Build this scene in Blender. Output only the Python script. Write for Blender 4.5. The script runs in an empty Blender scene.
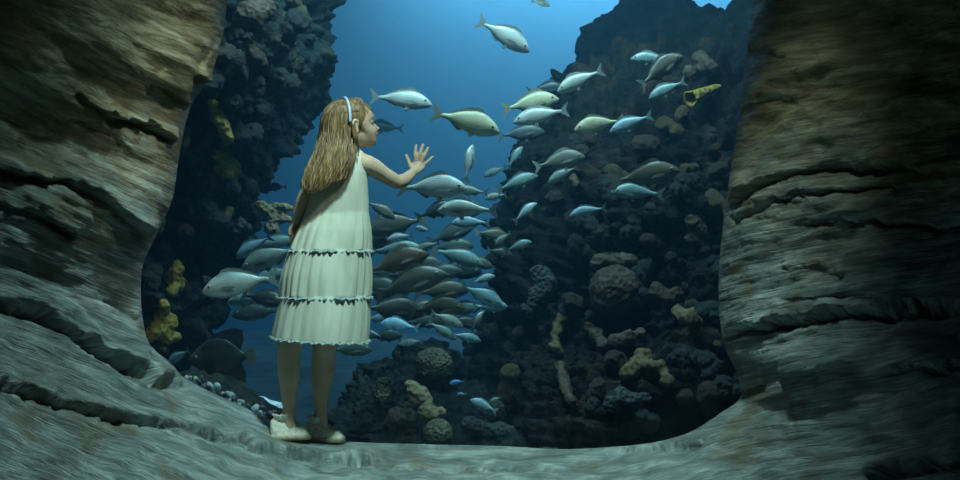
import bpy, bmesh, math, random
import numpy as np
from mathutils import Vector, Matrix

# ------------------------------------------------------------------ basics
F = 1220.0            # focal length in pixels of the 960x480 frame
CY, CZ = -4.0, 0.649  # camera position (x = 0)
rnd = random.Random(7)
COL = bpy.context.scene.collection
sc = bpy.context.scene


def P(px, py, d):
    return Vector(((px - 480) / F * d, CY + d, CZ + (240 - py) / F * d))


def tag(o, label=None, cat=None, group=None, kind=None):
    if label: o['label'] = label
    if cat: o['category'] = cat
    if group: o['group'] = group
    if kind: o['kind'] = kind
    return o


def mesh_obj(name, verts, faces, mat=None, parent=None, smooth=True):
    me = bpy.data.meshes.new(name)
    me.from_pydata([tuple(v) for v in verts], [], [tuple(int(i) for i in f) for f in faces])
    me.update()
    if smooth:
        me.polygons.foreach_set('use_smooth', [True] * len(me.polygons))
    if mat: me.materials.append(mat)
    o = bpy.data.objects.new(name, me)
    COL.objects.link(o)
    if parent: o.parent = parent
    return o


def empty(name, loc=(0, 0, 0)):
    o = bpy.data.objects.new(name, None)
    o.empty_display_size = 0.05
    COL.objects.link(o)
    o.location = loc
    return o


def copy_tree(o, parent=None):
    c = o.copy()
    COL.objects.link(c)
    if parent: c.parent = parent
    for ch in list(o.children):
        copy_tree(ch, c)
    return c


def bake(o):
    """replace an object's mesh by its evaluated (modified) mesh"""
    dg = bpy.context.evaluated_depsgraph_get()
    me = bpy.data.meshes.new_from_object(o.evaluated_get(dg))
    o.modifiers.clear()
    o.data = me
    me.polygons.foreach_set('use_smooth', [True] * len(me.polygons))
    return o


# ------------------------------------------------------------------ noise
_rs = np.random.RandomState(11)
_perm = _rs.permutation(512)
_grad = _rs.normal(size=(512, 3)); _grad /= np.linalg.norm(_grad, axis=1)[:, None]


def perlin(p):
    p = np.asarray(p, dtype=float)
    i = np.floor(p).astype(int); f = p - i
    w = f * f * f * (f * (f * 6 - 15) + 10)
    res = 0
    for dx in (0, 1):
        for dy in (0, 1):
            for dz in (0, 1):
                h = _perm[(_perm[(_perm[(i[:, 0] + dx) & 511] + i[:, 1] + dy) & 511] + i[:, 2] + dz) & 511]
                g = _grad[h]
                d = g[:, 0] * (f[:, 0] - dx) + g[:, 1] * (f[:, 1] - dy) + g[:, 2] * (f[:, 2] - dz)
                wx = w[:, 0] if dx else 1 - w[:, 0]
                wy = w[:, 1] if dy else 1 - w[:, 1]
                wz = w[:, 2] if dz else 1 - w[:, 2]
                res = res + d * wx * wy * wz
    return res * 1.6


def fbm(p, octv=5, gain=0.5, lac=2.03, ridged=False):
    p = np.asarray(p, float); a = 1.0; s = 0
    for k in range(octv):
        n = perlin(p + 17.3 * k)
        if ridged: n = 0.5 - np.abs(n)
        s = s + a * n
        p = p * lac; a *= gain
    return s


def worley(p):
    """distance to the nearest of jittered cell points"""
    i = np.floor(p).astype(int); best = np.full(len(p), 9.0)
    for dx in (-1, 0, 1):
        for dy in (-1, 0, 1):
            for dz in (-1, 0, 1):
                c = i + np.array([dx, dy, dz])
                h = _perm[(_perm[(_perm[c[:, 0] & 511] + c[:, 1]) & 511] + c[:, 2]) & 511]
                q = c + 0.5 + 0.3 * _grad[h]
                best = np.minimum(best, np.linalg.norm(p - q, axis=1))
    return best


def sstep(a, b, x):
    t = np.clip((x - a) / (b - a), 0, 1)
    return t * t * (3 - 2 * t)


# ------------------------------------------------------------------ material helpers
class NT:
    def __init__(s, name):
        s.m = bpy.data.materials.new(name); s.m.use_nodes = True
        s.t = s.m.node_tree; s.t.nodes.clear()
        s.out = s.n('ShaderNodeOutputMaterial')

    def n(s, typ, **kw):
        nd = s.t.nodes.new(typ)
        for k, v in kw.items():
            if k.startswith('i_'):
                key = k[2:]
                key = int(key) if key.isdigit() else key.replace('_', ' ')
                nd.inputs[key].default_value = v
            else:
                setattr(nd, k, v)
        return nd

    def l(s, a, b): s.t.links.new(a, b)

    def ramp(s, fac, stops):
        r = s.n('ShaderNodeValToRGB')
        e = r.color_ramp.elements
        while len(e) < len(stops): e.new(0.5)
        for el, (p, c) in zip(e, stops):
            el.position = p
            el.color = (*c, 1) if len(c) == 3 else c
        s.l(fac, r.inputs[0])
        return r.outputs[0]

    def noise(s, vec, scale, detail=4, rough=0.55, dist=0.0):
        nd = s.n('ShaderNodeTexNoise'); nd.inputs['Scale'].default_value = scale
        nd.inputs['Detail'].default_value = detail; nd.inputs['Roughness'].default_value = rough
        nd.inputs['Distortion'].default_value = dist
        if vec: s.l(vec, nd.inputs['Vector'])
        return nd.outputs[0]

    def mapping(s, vec, scale=(1, 1, 1), loc=(0, 0, 0)):
        m = s.n('ShaderNodeMapping'); m.inputs['Scale'].default_value = scale
        m.inputs['Location'].default_value = loc
        s.l(vec, m.inputs['Vector']); return m.outputs[0]

    def mix(s, fac, a, b, mode='MIX'):
        m = s.n('ShaderNodeMix', data_type='RGBA', blend_type=mode)
        for sock, v in ((m.inputs[0], fac), (m.inputs[6], a), (m.inputs[7], b)):
            if hasattr(v, 'node'): s.l(v, sock)
            elif isinstance(v, (int, float)): sock.default_value = v
            else: sock.default_value = (*v, 1)
        return m.outputs[2]

    def math(s, op, a, b=0.0):
        m = s.n('ShaderNodeMath', operation=op)
        for i, v in enumerate((a, b)):
            if hasattr(v, 'node'): s.l(v, m.inputs[i])
            else: m.inputs[i].default_value = v
        return m.outputs[0]

    def bump(s, h, strength=0.5, dist=0.01, normal=None):
        b = s.n('ShaderNodeBump'); b.inputs['Strength'].default_value = strength
        b.inputs['Distance'].default_value = dist
        s.l(h, b.inputs['Height'])
        if normal: s.l(normal, b.inputs['Normal'])
        return b.outputs[0]

    def bsdf(s, color, rough=0.6, normal=None, **kw):
        b = s.n('ShaderNodeBsdfPrincipled')
        if hasattr(color, 'node'): s.l(color, b.inputs['Base Color'])
        else: b.inputs['Base Color'].default_value = (*color, 1)
        if hasattr(rough, 'node'): s.l(rough, b.inputs['Roughness'])
        else: b.inputs['Roughness'].default_value = rough
        if normal: s.l(normal, b.inputs['Normal'])
        for k, v in kw.items():
            b.inputs[k.replace('_', ' ')].default_value = v
        s.l(b.outputs[0], s.out.inputs[0])
        return b

    def coord(s, which='Object'):
        return s.n('ShaderNodeTexCoord').outputs[which]


def simple(name, col, rough=0.6, nscale=30, var=0.25, bump=0.3, bdist=0.003, **kw):
    t = NT(name); c = t.coord()
    n = t.noise(c, nscale, 5)
    dark = tuple(x * (1 - var) for x in col); lite = tuple(min(1, x * (1 + var)) for x in col)
    colr = t.ramp(n, [(0.3, dark), (0.7, lite)])
    t.bsdf(colr, rough, t.bump(n, bump, bdist), **kw)
    return t.m


# rock of the carved surround ------------------------------------------------
def mat_surround():
    t = NT('carved_rock')
    uv = t.n('ShaderNodeUVMap').outputs[0]; ob = t.coord()
    big = t.noise(ob, 2.6, 5, 0.6, 0.4)
    med = t.noise(t.mapping(uv, (1.2, 5, 1)), 2.0, 6, 0.65, 0.6)
    streak = t.noise(t.mapping(uv, (0.5, 24, 1)), 2.2, 5, 0.6, 0.2)
    fine = t.noise(t.mapping(uv, (3.0, 60, 1)), 2.0, 4, 0.7, 0.2)
    sep = t.n('ShaderNodeSeparateXYZ'); t.l(ob, sep.inputs[0])
    hgt = t.math('ADD', sep.outputs[2], t.math('MULTIPLY', t.math('SUBTRACT', big, 0.5), 1.3))
    mr = t.n('ShaderNodeMapRange', interpolation_type='SMOOTHSTEP'); mr.inputs[1].default_value = 0.55; mr.inputs[2].default_value = 1.1
    t.l(hgt, mr.inputs[0])
    lower = t.ramp(med, [(0.3, (0.10, 0.135, 0.13)), (0.5, (0.26, 0.34, 0.34)), (0.7, (0.54, 0.64, 0.62))])  # greyer rock below, with the light's cool brightness put into its colour
    upper = t.ramp(med, [(0.3, (0.09, 0.075, 0.042)), (0.5, (0.25, 0.225, 0.14)), (0.7, (0.50, 0.49, 0.35))])
    col = t.mix(mr.outputs[0], lower, upper)
    ochre = t.ramp(t.noise(ob, 3.7, 4, 0.6, 0.8), [(0.52, (0, 0, 0)), (0.66, (1, 1, 1))])
    om = t.math('MULTIPLY', ochre, 0.55)
    col = t.mix(om, col, (0.17, 0.125, 0.05))
    stf = t.math('SUBTRACT', 0.8, t.math('MULTIPLY', mr.outputs[0], 0.5))
    col = t.mix(stf, col, t.ramp(streak, [(0.3, (0.42, 0.43, 0.42)), (0.55, (1, 1, 1)), (0.8, (1.0, 1.0, 1.0))]), 'MULTIPLY')
    soft = t.noise(t.mapping(uv, (2.2, 5, 1)), 2.0, 5, 0.6, 0.8)
    hs_ = t.n('ShaderNodeMix', data_type='FLOAT'); t.l(mr.outputs[0], hs_.inputs[0]); t.l(streak, hs_.inputs[2]); t.l(soft, hs_.inputs[3])
    b1 = t.bump(hs_.outputs[0], 1.0, 0.022)
    b2 = t.bump(fine, 0.55, 0.008, b1)
    b3 = t.bump(t.noise(ob, 22, 8, 0.65), 0.6, 0.010, b2)
    t.bsdf(col, t.ramp(med, [(0.3, (0.5,) * 3), (0.8, (0.72,) * 3)]), b3, Specular_IOR_Level=0.35)
    return t.m


def mat_reef(name, a, b, c, s=1.0):
    t = NT(name); ob = t.coord()
    n1 = t.noise(ob, 3.0 * s, 6, 0.65, 0.5)
    n2 = t.noise(ob, 14 * s, 6, 0.7, 0.3)
    n3 = t.noise(ob, 60 * s, 4, 0.7)
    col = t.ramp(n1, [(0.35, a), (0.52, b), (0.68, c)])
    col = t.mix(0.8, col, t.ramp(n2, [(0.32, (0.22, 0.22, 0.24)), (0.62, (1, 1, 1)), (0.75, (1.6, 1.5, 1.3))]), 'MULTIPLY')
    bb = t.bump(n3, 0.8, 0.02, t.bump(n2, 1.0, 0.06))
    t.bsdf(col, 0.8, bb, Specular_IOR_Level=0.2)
    return t.m


def mat_coral(name, col, scale=60, pore=True):
    t = NT(name); ob = t.coord()
    v = t.n('ShaderNodeTexVoronoi'); v.inputs['Scale'].default_value = scale; t.l(ob, v.inputs['Vector'])
    n = t.noise(ob, 12, 4)
    dark = tuple(x * 0.35 for x in col)
    c = t.ramp(v.outputs[0], [(0.05, dark), (0.45, col)])
    c = t.mix(0.7, c, t.ramp(n, [(0.3, (0.35, 0.35, 0.35)), (0.65, (1, 1, 1))]), 'MULTIPLY')
    t.bsdf(c, 0.75, t.bump(v.outputs[0], 0.8, 0.012))
    return t.m


def mat_fish(name, back, flank, belly, stripe=0.4, metal=0.08):
    t = NT(name); ob = t.coord()
    oi = t.n('ShaderNodeObjectInfo').outputs['Color']
    sep = t.n('ShaderNodeSeparateXYZ'); t.l(ob, sep.inputs[0])
    wob = t.math('ADD', sep.outputs[2], t.math('MULTIPLY', t.math('SUBTRACT', t.noise(ob, 9, 4), 0.5), 0.06))
    mr = t.n('ShaderNodeMapRange'); mr.inputs[1].default_value = -0.14; mr.inputs[2].default_value = 0.17
    t.l(wob, mr.inputs[0])
    col = t.ramp(mr.outputs[0], [(0.05, belly), (0.40, flank), (0.70, flank), (0.95, back)])
    w = t.n('ShaderNodeTexWave', wave_type='BANDS', bands_direction='Z'); w.inputs['Scale'].default_value = 11
    w.inputs['Distortion'].default_value = 1.2; t.l(ob, w.inputs['Vector'])
    col = t.mix(stripe, col, t.ramp(w.outputs[0], [(0.2, (0.55, 0.55, 0.5)), (0.6, (1, 1, 1))]), 'MULTIPLY')
    blot = t.noise(ob, 5, 4, 0.6)
    col = t.mix(0.6, col, t.ramp(blot, [(0.35, (0.5, 0.5, 0.5)), (0.6, (1, 1, 1))]), 'MULTIPLY')
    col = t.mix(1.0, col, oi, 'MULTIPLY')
    v = t.n('ShaderNodeTexVoronoi'); v.inputs['Scale'].default_value = 60; t.l(ob, v.inputs['Vector'])
    t.bsdf(col, 0.36, t.bump(v.outputs[0], 0.15, 0.006), Metallic=metal, Specular_IOR_Level=0.5)
    return t.m


def mat_fin(name, col):
    t = NT(name); ob = t.coord()
    oi = t.n('ShaderNodeObjectInfo').outputs['Color']
    n = t.noise(t.mapping(ob, (6, 6, 40)), 3, 3)
    c = t.mix(1.0, t.ramp(n, [(0.3, tuple(x * .6 for x in col)), (0.7, col)]), oi, 'MULTIPLY')
    t.bsdf(c, 0.5, t.bump(n, 0.4, 0.01))
    return t.m


M = {}
M['rock'] = mat_surround()
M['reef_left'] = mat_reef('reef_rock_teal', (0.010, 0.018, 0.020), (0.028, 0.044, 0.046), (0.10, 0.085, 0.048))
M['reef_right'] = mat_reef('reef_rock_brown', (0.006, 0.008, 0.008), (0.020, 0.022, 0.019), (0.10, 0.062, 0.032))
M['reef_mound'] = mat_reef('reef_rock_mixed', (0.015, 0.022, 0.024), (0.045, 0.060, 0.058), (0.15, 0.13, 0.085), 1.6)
M['yellow'] = mat_coral('yellow_coral', (0.42, 0.29, 0.05), 40)
M['ochre'] = mat_coral('ochre_coral', (0.15, 0.105, 0.035), 34)
M['tan'] = mat_coral('tan_coral', (0.36, 0.27, 0.14), 45)
M['brown'] = mat_coral('brown_coral', (0.075, 0.048, 0.026), 38)
M['grey_coral'] = mat_coral('grey_coral', (0.040, 0.048, 0.044), 55)
M['dome'] = mat_coral('dome_coral', (0.15, 0.135, 0.075), 70)
M['fish_silver'] = mat_fish('silver_scales', (0.26, 0.31, 0.29), (0.60, 0.65, 0.59), (0.92, 0.94, 0.88))
M['fish_grey'] = mat_fish('grey_brown_scales', (0.10, 0.10, 0.08), (0.22, 0.21, 0.17), (0.42, 0.42, 0.37), 0.5, 0.05)
M['fish_dark'] = mat_fish('dark_scales', (0.03, 0.04, 0.045), (0.08, 0.10, 0.10), (0.12, 0.14, 0.14), 0.3, 0.0)
M['fin'] = mat_fin('fish_fin', (0.26, 0.29, 0.25))
M['fin_dark'] = mat_fin('dark_fish_fin', (0.07, 0.09, 0.10))
M['eye'] = NT('fish_eye'); M['eye'].bsdf((0.01, 0.01, 0.012), 0.12); M['eye'] = M['eye'].m
M['iris'] = NT('fish_iris'); M['iris'].bsdf((0.55, 0.5, 0.3), 0.25); M['iris'] = M['iris'].m


# ------------------------------------------------------------------ camera, world, colour
cam = bpy.data.cameras.new('camera'); cam.sensor_width = 36; cam.lens = F / 960 * 36
co = bpy.data.objects.new('camera', cam); COL.objects.link(co)
co.location = (0, CY, CZ); co.rotation_euler = (math.pi / 2, 0, 0)
cam.clip_end = 60
sc.camera = co
sc.view_settings.view_transform = 'Standard'; sc.view_settings.look = 'None'
sc.view_settings.gamma = 1; sc.view_settings.exposure = 0; sc.view_settings.use_curve_mapping = False
wd = bpy.data.worlds.new('world'); sc.world = wd; wd.use_nodes = True
wd.node_tree.nodes['Background'].inputs[0].default_value = (0.25, 0.45, 0.5, 1)
wd.node_tree.nodes['Background'].inputs[1].default_value = 0.012
cy = sc.cycles
cy.use_denoising = True
cy.max_bounces = 6; cy.volume_bounces = 1; cy.diffuse_bounces = 2; cy.glossy_bounces = 2
cy.transparent_max_bounces = 12; cy.transmission_bounces = 4
cy.sample_clamp_indirect = 3.0; cy.caustics_reflective = False; cy.caustics_refractive = False

# ------------------------------------------------------------------ carved rock surround
INNER = [(236, -260), (234, -140), (231, -60), (227, 0), (222, 40), (209, 78), (192, 104), (183, 135), (178, 165), (172, 200),
         (156, 236), (144, 262), (141, 285), (143, 320), (154, 352), (190, 381), (240, 405), (292, 429), (345, 441), (420, 444),
         (500, 446), (560, 449), (610, 447), (655, 442), (690, 432), (722, 412), (740, 397), (736, 372), (724, 345), (719, 310),
         (719, 270), (723, 225), (729, 180), (737, 130), (744, 75), (750, 25), (753, 0), (758, -60), (764, -140), (770, -260)]
OUTER = [(-340, -260), (-340, -150), (-340, -70), (-340, 0), (-340, 40), (-340, 78), (-340, 110), (-340, 140), (-340, 175), (-340, 215),
         (-340, 260), (-340, 300), (-340, 345), (-340, 400), (-340, 480), (-300, 640), (-150, 760), (80, 800), (250, 800), (400, 800),
         (500, 800), (580, 800), (680, 800), (800, 800), (950, 800), (1150, 760), (1300, 600), (1300, 490), (1300, 420), (1300, 350),
         (1300, 290), (1300, 235), (1300, 190), (1300, 140), (1300, 80), (1300, 30), (1300, 0), (1300, -60), (1300, -140), (1300, -260)]


def catmull(pts, n):
    p = np.array(pts, float)
    seg = np.linalg.norm(np.diff(np.array(INNER, float), axis=0), axis=1)
    cum = np.concatenate([[0], np.cumsum(seg)])
    s = np.linspace(0, cum[-1], n)
    idx = np.clip(np.searchsorted(cum, s, side='right') - 1, 0, len(p) - 2)
    t = ((s - cum[idx]) / seg[idx])[:, None]
    p0 = p[np.maximum(idx - 1, 0)]; p1 = p[idx]; p2 = p[idx + 1]; p3 = p[np.minimum(idx + 2, len(p) - 1)]
    return 0.5 * ((2 * p1) + (-p0 + p2) * t + (2 * p0 - 5 * p1 + 4 * p2 - p3) * t * t + (-p0 + 3 * p1 - 3 * p2 + p3) * t ** 3)


# folds and cracks: polyline in view coordinates, depth of the groove (m), width (px), lip height
CRACKS = [
    ([(-60, 290), (0, 305), (35, 315), (70, 338), (110, 360), (150, 378), (192, 392)], 0.075, 5.0, 0.055),
    ([(-60, 372), (0, 387), (50, 402), (100, 415), (150, 422), (195, 430), (250, 445), (300, 455), (345, 461), (400, 464)], 0.055, 4.0, 0.035),
    ([(-60, 160), (0, 173), (45, 180), (85, 192), (118, 212), (150, 246)], 0.05, 5.0, 0.05),
    ([(-60, 195), (0, 204), (30, 212), (62, 228), (78, 240)], 0.045, 4.0, 0.03),
    ([(70, 92), (92, 105), (115, 118), (145, 124), (168, 137), (178, 143)], 0.05, 4.5, 0.04),
    ([(150, 82), (172, 90), (186, 104)], 0.03, 4.0, 0.02),
    ([(188, 70), (197, 78), (208, 86)], 0.05, 4.0, 0.05),
    ([(40, 110), (90, 122), (130, 150)], 0.02, 5.0, 0.015),
    ([(100, 300), (140, 318)], 0.015, 4.0, 0.01),
    ([(340, 461), (400, 467), (480, 470), (560, 471)], 0.015, 2.5, 0.008),
    ([(596, 452), (640, 450), (680, 445), (712, 436)], 0.035, 3.0, 0.015),
    ([(716, 342), (742, 330), (780, 323), (850, 313), (900, 309), (1020, 306)], 0.065, 4.5, 0.05),
    ([(728, 205), (752, 192), (790, 176), (840, 164), (880, 170), (960, 172)], 0.04, 5.0, 0.03),
    ([(728, 222), (770, 205), (815, 191), (870, 187), (920, 190)], 0.03, 3.5, 0.02),
    ([(792, 226), (830, 219), (880, 222), (940, 228), (1000, 230)], 0.035, 4.0, 0.02),
    ([(735, 395), (752, 387), (768, 384)], 0.03, 5.0, 0.015),
    ([(780, 372), (820, 376), (860, 366)], 0.03, 9.0, 0.02),
    ([(885, 374), (920, 372), (960, 374), (1020, 372)], 0.03, 4.0, 0.02),
    ([(865, 480), (900, 470), (940, 462), (990, 452)], 0.07, 8.0, 0.03),
    ([(725, 60), (760, 52), (800, 60)], 0.010, 9.0, 0.012),
    ([(735, 120), (765, 100), (800, 105)], 0.010, 10.0, 0.012),
    ([(780, 275), (815, 270), (850, 280)], 0.02, 9.0, 0.012),
]
GX = [-340, 0, 100, 200, 300, 400, 480, 600, 700, 800, 960, 1300]
GV = [-80, 0, 42, 84, 120, 132, 136, 132, 110, 86, 62, 40]


def polydist(px, py, pts):
    best = np.full(px.shape, 1e9); sg = np.zeros(px.shape); along = np.zeros(px.shape)
    tot = 0.0
    L = sum(math.dist(pts[i], pts[i + 1]) for i in range(len(pts) - 1))
    for (x0, y0), (x1, y1) in zip(pts[:-1], pts[1:]):
        dx, dy = x1 - x0, y1 - y0; l2 = dx * dx + dy * dy; l = math.sqrt(l2)
        t = np.clip(((px - x0) * dx + (py - y0) * dy) / l2, 0, 1)
        d = np.hypot(px - x0 - t * dx, py - y0 - t * dy)
        side = np.sign(dx * (py - y0) - dy * (px - x0))   # + below the line (image y down) when it runs to the right
        m = d < best
        best = np.where(m, d, best); sg = np.where(m, side, sg); along = np.where(m, (tot + t * l) / L, along)
        tot += l
    return best, sg, along


def surround():
    NS, NTT = 1150, 330
    inn = catmull(INNER, NS); out = catmull(OUTER, NS)
    for _ in range(60):
        out[1:-1] = (out[:-2] + 2 * out[1:-1] + out[2:]) / 4
    tan = np.gradient(inn, axis=0); tan /= np.linalg.norm(tan, axis=1)[:, None]
    nrm = np.stack([-tan[:, 1], tan[:, 0]], 1)            # outward from the opening
    for _ in range(40):
        nrm[1:-1] = (nrm[:-2] + 2 * nrm[1:-1] + nrm[2:]) / 4
    down = sstep(0.35, 0.98, nrm[:, 1])
    kk = np.hanning(171); kk /= kk.sum()
    down = np.convolve(np.pad(down, 85, mode='edge'), kk, 'valid')[:, None]
    LEN = np.linalg.norm(out - inn, axis=1)[:, None]
    k = np.linspace(0, 1, NTT)[None, :]
    dist = (k * 0.28 + 0.72 * k ** 2.6) * LEN             # px from the opening
    B = inn[:, None, :] + (out - inn)[:, None, :] * (dist / LEN)[..., None]
    u, v = B[..., 0], B[..., 1]
    # depth of the front skin from the camera plane
    side = 4.27 - 0.13 * (1 - np.exp(-dist / 9.0)) - 0.42 * (1 - np.exp(-dist / 75)) - 0.0016 * dist
    side = side - 0.0022 * np.maximum(v - 300, 0) - 0.0006 * np.maximum(120 - v, 0) * sstep(0, 150, dist)
    slope = 0.0105 - 0.0060 * sstep(120, 330, np.abs(u - 470))
    floor_ = 4.30 - slope * dist - 0.03 * (1 - np.exp(-dist / 6.0))
    floor_ = np.maximum(floor_, 1.0)
    D = side * (1 - down) + floor_ * down
    D = np.maximum(D, 1.3)
    q = v - np.interp(u, GX, GV)
    # displacement toward the camera
    pn = np.stack([u / 90, q / 45, np.full_like(u, 3.3)], -1).reshape(-1, 3)
    sh = u.shape
    amp = sstep(0, 30, dist)
    h = 0.040 * amp * fbm(pn, 3, 0.4).reshape(sh)
    h += 0.016 * amp * (1 - 0.8 * sstep(220, 60, v)) * fbm(np.stack([u / 160, q / 30, np.full_like(u, 9.1)], -1).reshape(-1, 3), 3, ridged=True).reshape(sh) * (1 - 0.8 * down)
    calm = 1 - 0.65 * down
    h += 0.005 * (1 - 0.8 * sstep(230, 60, v)) * calm * fbm(np.stack([u / 60, q / 6, np.full_like(u, 5.7)], -1).reshape(-1, 3), 4, 0.6).reshape(sh)
    h += 0.0035 * calm * fbm(np.stack([u / 14, q / 12, np.full_like(u, 1.7)], -1).reshape(-1, 3), 4, 0.6).reshape(sh)
    wx = 4.5 * fbm(np.stack([u / 24, v / 24, np.full_like(u, 2.2)], -1).reshape(-1, 3), 5, 0.6).reshape(sh)
    cv = 0.6 + 0.6 * sstep(-0.35, 0.45, perlin(np.stack([u / 38, v / 38, np.full_like(u, 7.2)], -1).reshape(-1, 3)).reshape(sh))
    hc = np.zeros(sh)
    for pts, dep, wid, lip in CRACKS:
        d, s, a = polydist(u, v + wx, pts)
        fade = sstep(0, 0.10, a) * sstep(0, 0.14, 1 - a) if pts[0][0] > -50 and pts[-1][0] < 1000 else 1.0
        if pts[0][0] <= -50: fade = sstep(0, 0.10, 1 - a)
        if pts[-1][0] >= 1000: fade = sstep(0, 0.10, a)
        below = np.where(s > 0, d, 0); above = np.where(s <= 0, d, 0)
        g = np.where(s > 0, np.exp(-(below / wid) ** 2), np.exp(-(above / (wid * 0.45)) ** 2))
        hc = hc - 0.9 * dep * g * fade * cv
        hc = hc + lip * np.where(s <= 0, np.exp(-above / (wid * 4.5)) * (1 - np.exp(-(above / (wid * 0.5)) ** 2)), 0) * fade * cv
    # the place where the girl stands stays even
    stand = np.exp(-((u - 308) / 55) ** 2 - ((v - 440) / 12) ** 2)
    h = h * (1 - 0.85 * stand); hc = hc * (1 - 0.85 * stand)
    # world position: the relief is raised along the normals of the smooth skin
    X = (u - 480) / F * D; Z = CZ + (240 - v) / F * D; Y = CY + D
    Pb = np.stack([X, Y, Z], -1)
    Nn = np.cross(np.gradient(Pb, axis=0), np.gradient(Pb, axis=1))
    Nn /= np.linalg.norm(Nn, axis=-1)[..., None] + 1e-12
    vw = Pb - np.array([0, CY, CZ])
    Nn = np.where((Nn * vw).sum(-1, keepdims=True) > 0, -Nn, Nn)
    hh = (h * (1 - 0.55 * down) + hc * (1 - 0.25 * down)) * sstep(0, 5, dist) + 0.012 * down * (1 - stand) * perlin(np.stack([u / 30, v / 9, np.full_like(u, 4.4)], -1).reshape(-1, 3)).reshape(sh) * sstep(0, 12, dist)
    Pb = Pb + Nn * hh[..., None]
    X, Y, Z = Pb[..., 0], Pb[..., 1], Pb[..., 2]
    Dd = Y - CY
    # return edge running back to the glass
    NB = 26
    kb = np.linspace(1, 0, NB, endpoint=False)[None, :]
    ub = inn[:, None, 0] + nrm[:, None, 0] * (10 * kb ** 1.5)
    vb = inn[:, None, 1] + nrm[:, None, 1] * (10 * kb ** 1.5)
    Db = Dd[:, :1] + (4.62 - Dd[:, :1]) * kb
    # keep world x,z while going back so that it hides behind the lip
    Xb = (ub - 480) / F * (Dd[:, :1] + 0.25 * (Db - Dd[:, :1])) * 1.0
    Xb = X[:, :1] + nrm[:, None, 0] * (0.25 * kb ** 1.3) + (Db - Dd[:, :1]) * (ub - 480) / F
    Zb = Z[:, :1] - nrm[:, None, 1] * (0.22 * kb ** 1.3) + (Db - Dd[:, :1]) * (240 - vb) / F
    Yb = CY + Db
    X = np.concatenate([Xb, X], 1); Y = np.concatenate([Yb, Y], 1); Z = np.concatenate([Zb, Z], 1)
    U = np.concatenate([ub, u], 1); Q = np.concatenate([vb - np.interp(ub, GX, GV), q], 1)
    n, m = X.shape
    verts = np.stack([X, Y, Z], -1).reshape(-1, 3)
    ii, jj = np.meshgrid(np.arange(n - 1), np.arange(m - 1), indexing='ij')
    a = (ii * m + jj).ravel()
    faces = np.stack([a, a + m, a + m + 1, a + 1], 1)
    me = bpy.data.meshes.new('wall_front')
    me.from_pydata(verts.tolist(), [], faces.tolist()); me.update()
    uvl = me.uv_layers.new(name='UVMap')
    li = np.empty(len(me.loops), int); me.loops.foreach_get('vertex_index', li)
    uvs = np.stack([U.ravel()[li] / 100, Q.ravel()[li] / 100], 1)
    uvl.data.foreach_set('uv', uvs.ravel())
    me.polygons.foreach_set('use_smooth', [True] * len(me.polygons))
    me.materials.append(M['rock'])
    o = bpy.data.objects.new('wall_front', me); COL.objects.link(o)
    tag(o, 'carved grey-brown rock surround framing the aquarium window, with the ledge the girl stands on', 'rock wall', kind='structure')
    return verts


SUR = surround()


def ledge_z(px, D):
    """height of the ledge at a world point given by its view column and depth"""
    X = (px - 480) / F * D; Y = CY + D
    d = (SUR[:, 0] - X) ** 2 + (SUR[:, 1] - Y) ** 2 + 1e3 * (SUR[:, 2] > 0.3)
    i = np.argsort(d)[:6]
    return float(SUR[i, 2].max())


# ------------------------------------------------------------------ glass, water, tank shell
GY = 0.43


def box(name, x0, x1, y0, y1, z0, z1, mat, inward=False):
    v = [(x0, y0, z0), (x1, y0, z0), (x1, y1, z0), (x0, y1, z0), (x0, y0, z1), (x1, y0, z1), (x1, y1, z1), (x0, y1, z1)]
    f = [(0, 3, 2, 1), (4, 5, 6, 7), (0, 1, 5, 4), (1, 2, 6, 5), (2, 3, 7, 6), (3, 0, 4, 7)]
    return mesh_obj(name, v, f, mat, smooth=False)


t = NT('acrylic_pane')
fr = t.n('ShaderNodeFresnel'); fr.inputs['IOR'].default_value = 1.22
tr = t.n('ShaderNodeBsdfTransparent'); tr.inputs[0].default_value = (0.95, 0.99, 1.0, 1)
gl = t.n('ShaderNodeBsdfGlossy'); gl.inputs['Roughness'].default_value = 0.03
mx = t.n('ShaderNodeMixShader'); t.l(fr.outputs[0], mx.inputs[0]); t.l(tr.outputs[0], mx.inputs[1]); t.l(gl.outputs[0], mx.inputs[2])
t.l(mx.outputs[0], t.out.inputs[0])
pane = box('window_1', -2.3, 2.3, GY, GY + 0.03, -0.5, 3.0, t.m)
tag(pane, 'clear acrylic viewing pane of the aquarium', 'window', kind='structure')

t = NT('tank_water')
vs = t.n('ShaderNodeVolumeScatter'); vs.inputs['Color'].default_value = (0.20, 0.52, 0.78, 1)
vs.inputs['Density'].default_value = 0.05; vs.inputs['Anisotropy'].default_value = 0.25
va = t.n('ShaderNodeVolumeAbsorption'); va.inputs['Color'].default_value = (0.22, 0.68, 0.82, 1)
va.inputs['Density'].default_value = 0.14
ad = t.n('ShaderNodeAddShader'); t.l(vs.outputs[0], ad.inputs[0]); t.l(va.outputs[0], ad.inputs[1])
t.l(ad.outputs[0], t.out.inputs['Volume'])
water = box('water', -7.0, 7.0, GY + 0.035, 13.0, -2.2, 4.9, t.m)
tag(water, 'blue hazy sea water filling the tank', 'water', kind='structure')

t = NT('blue_tank_wall')
t.bsdf(t.ramp(t.noise(t.coord(), 0.5, 3), [(0.3, (0.19, 0.37, 0.48)), (0.7, (0.21, 0.40, 0.51))]), 0.9)
bw = box('wall_back', -7.2, 7.2, 12.6, 12.9, -1.5, 6.0, t.m); tag(bw, kind='structure')

# ------------------------------------------------------------------ reef masses


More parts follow.
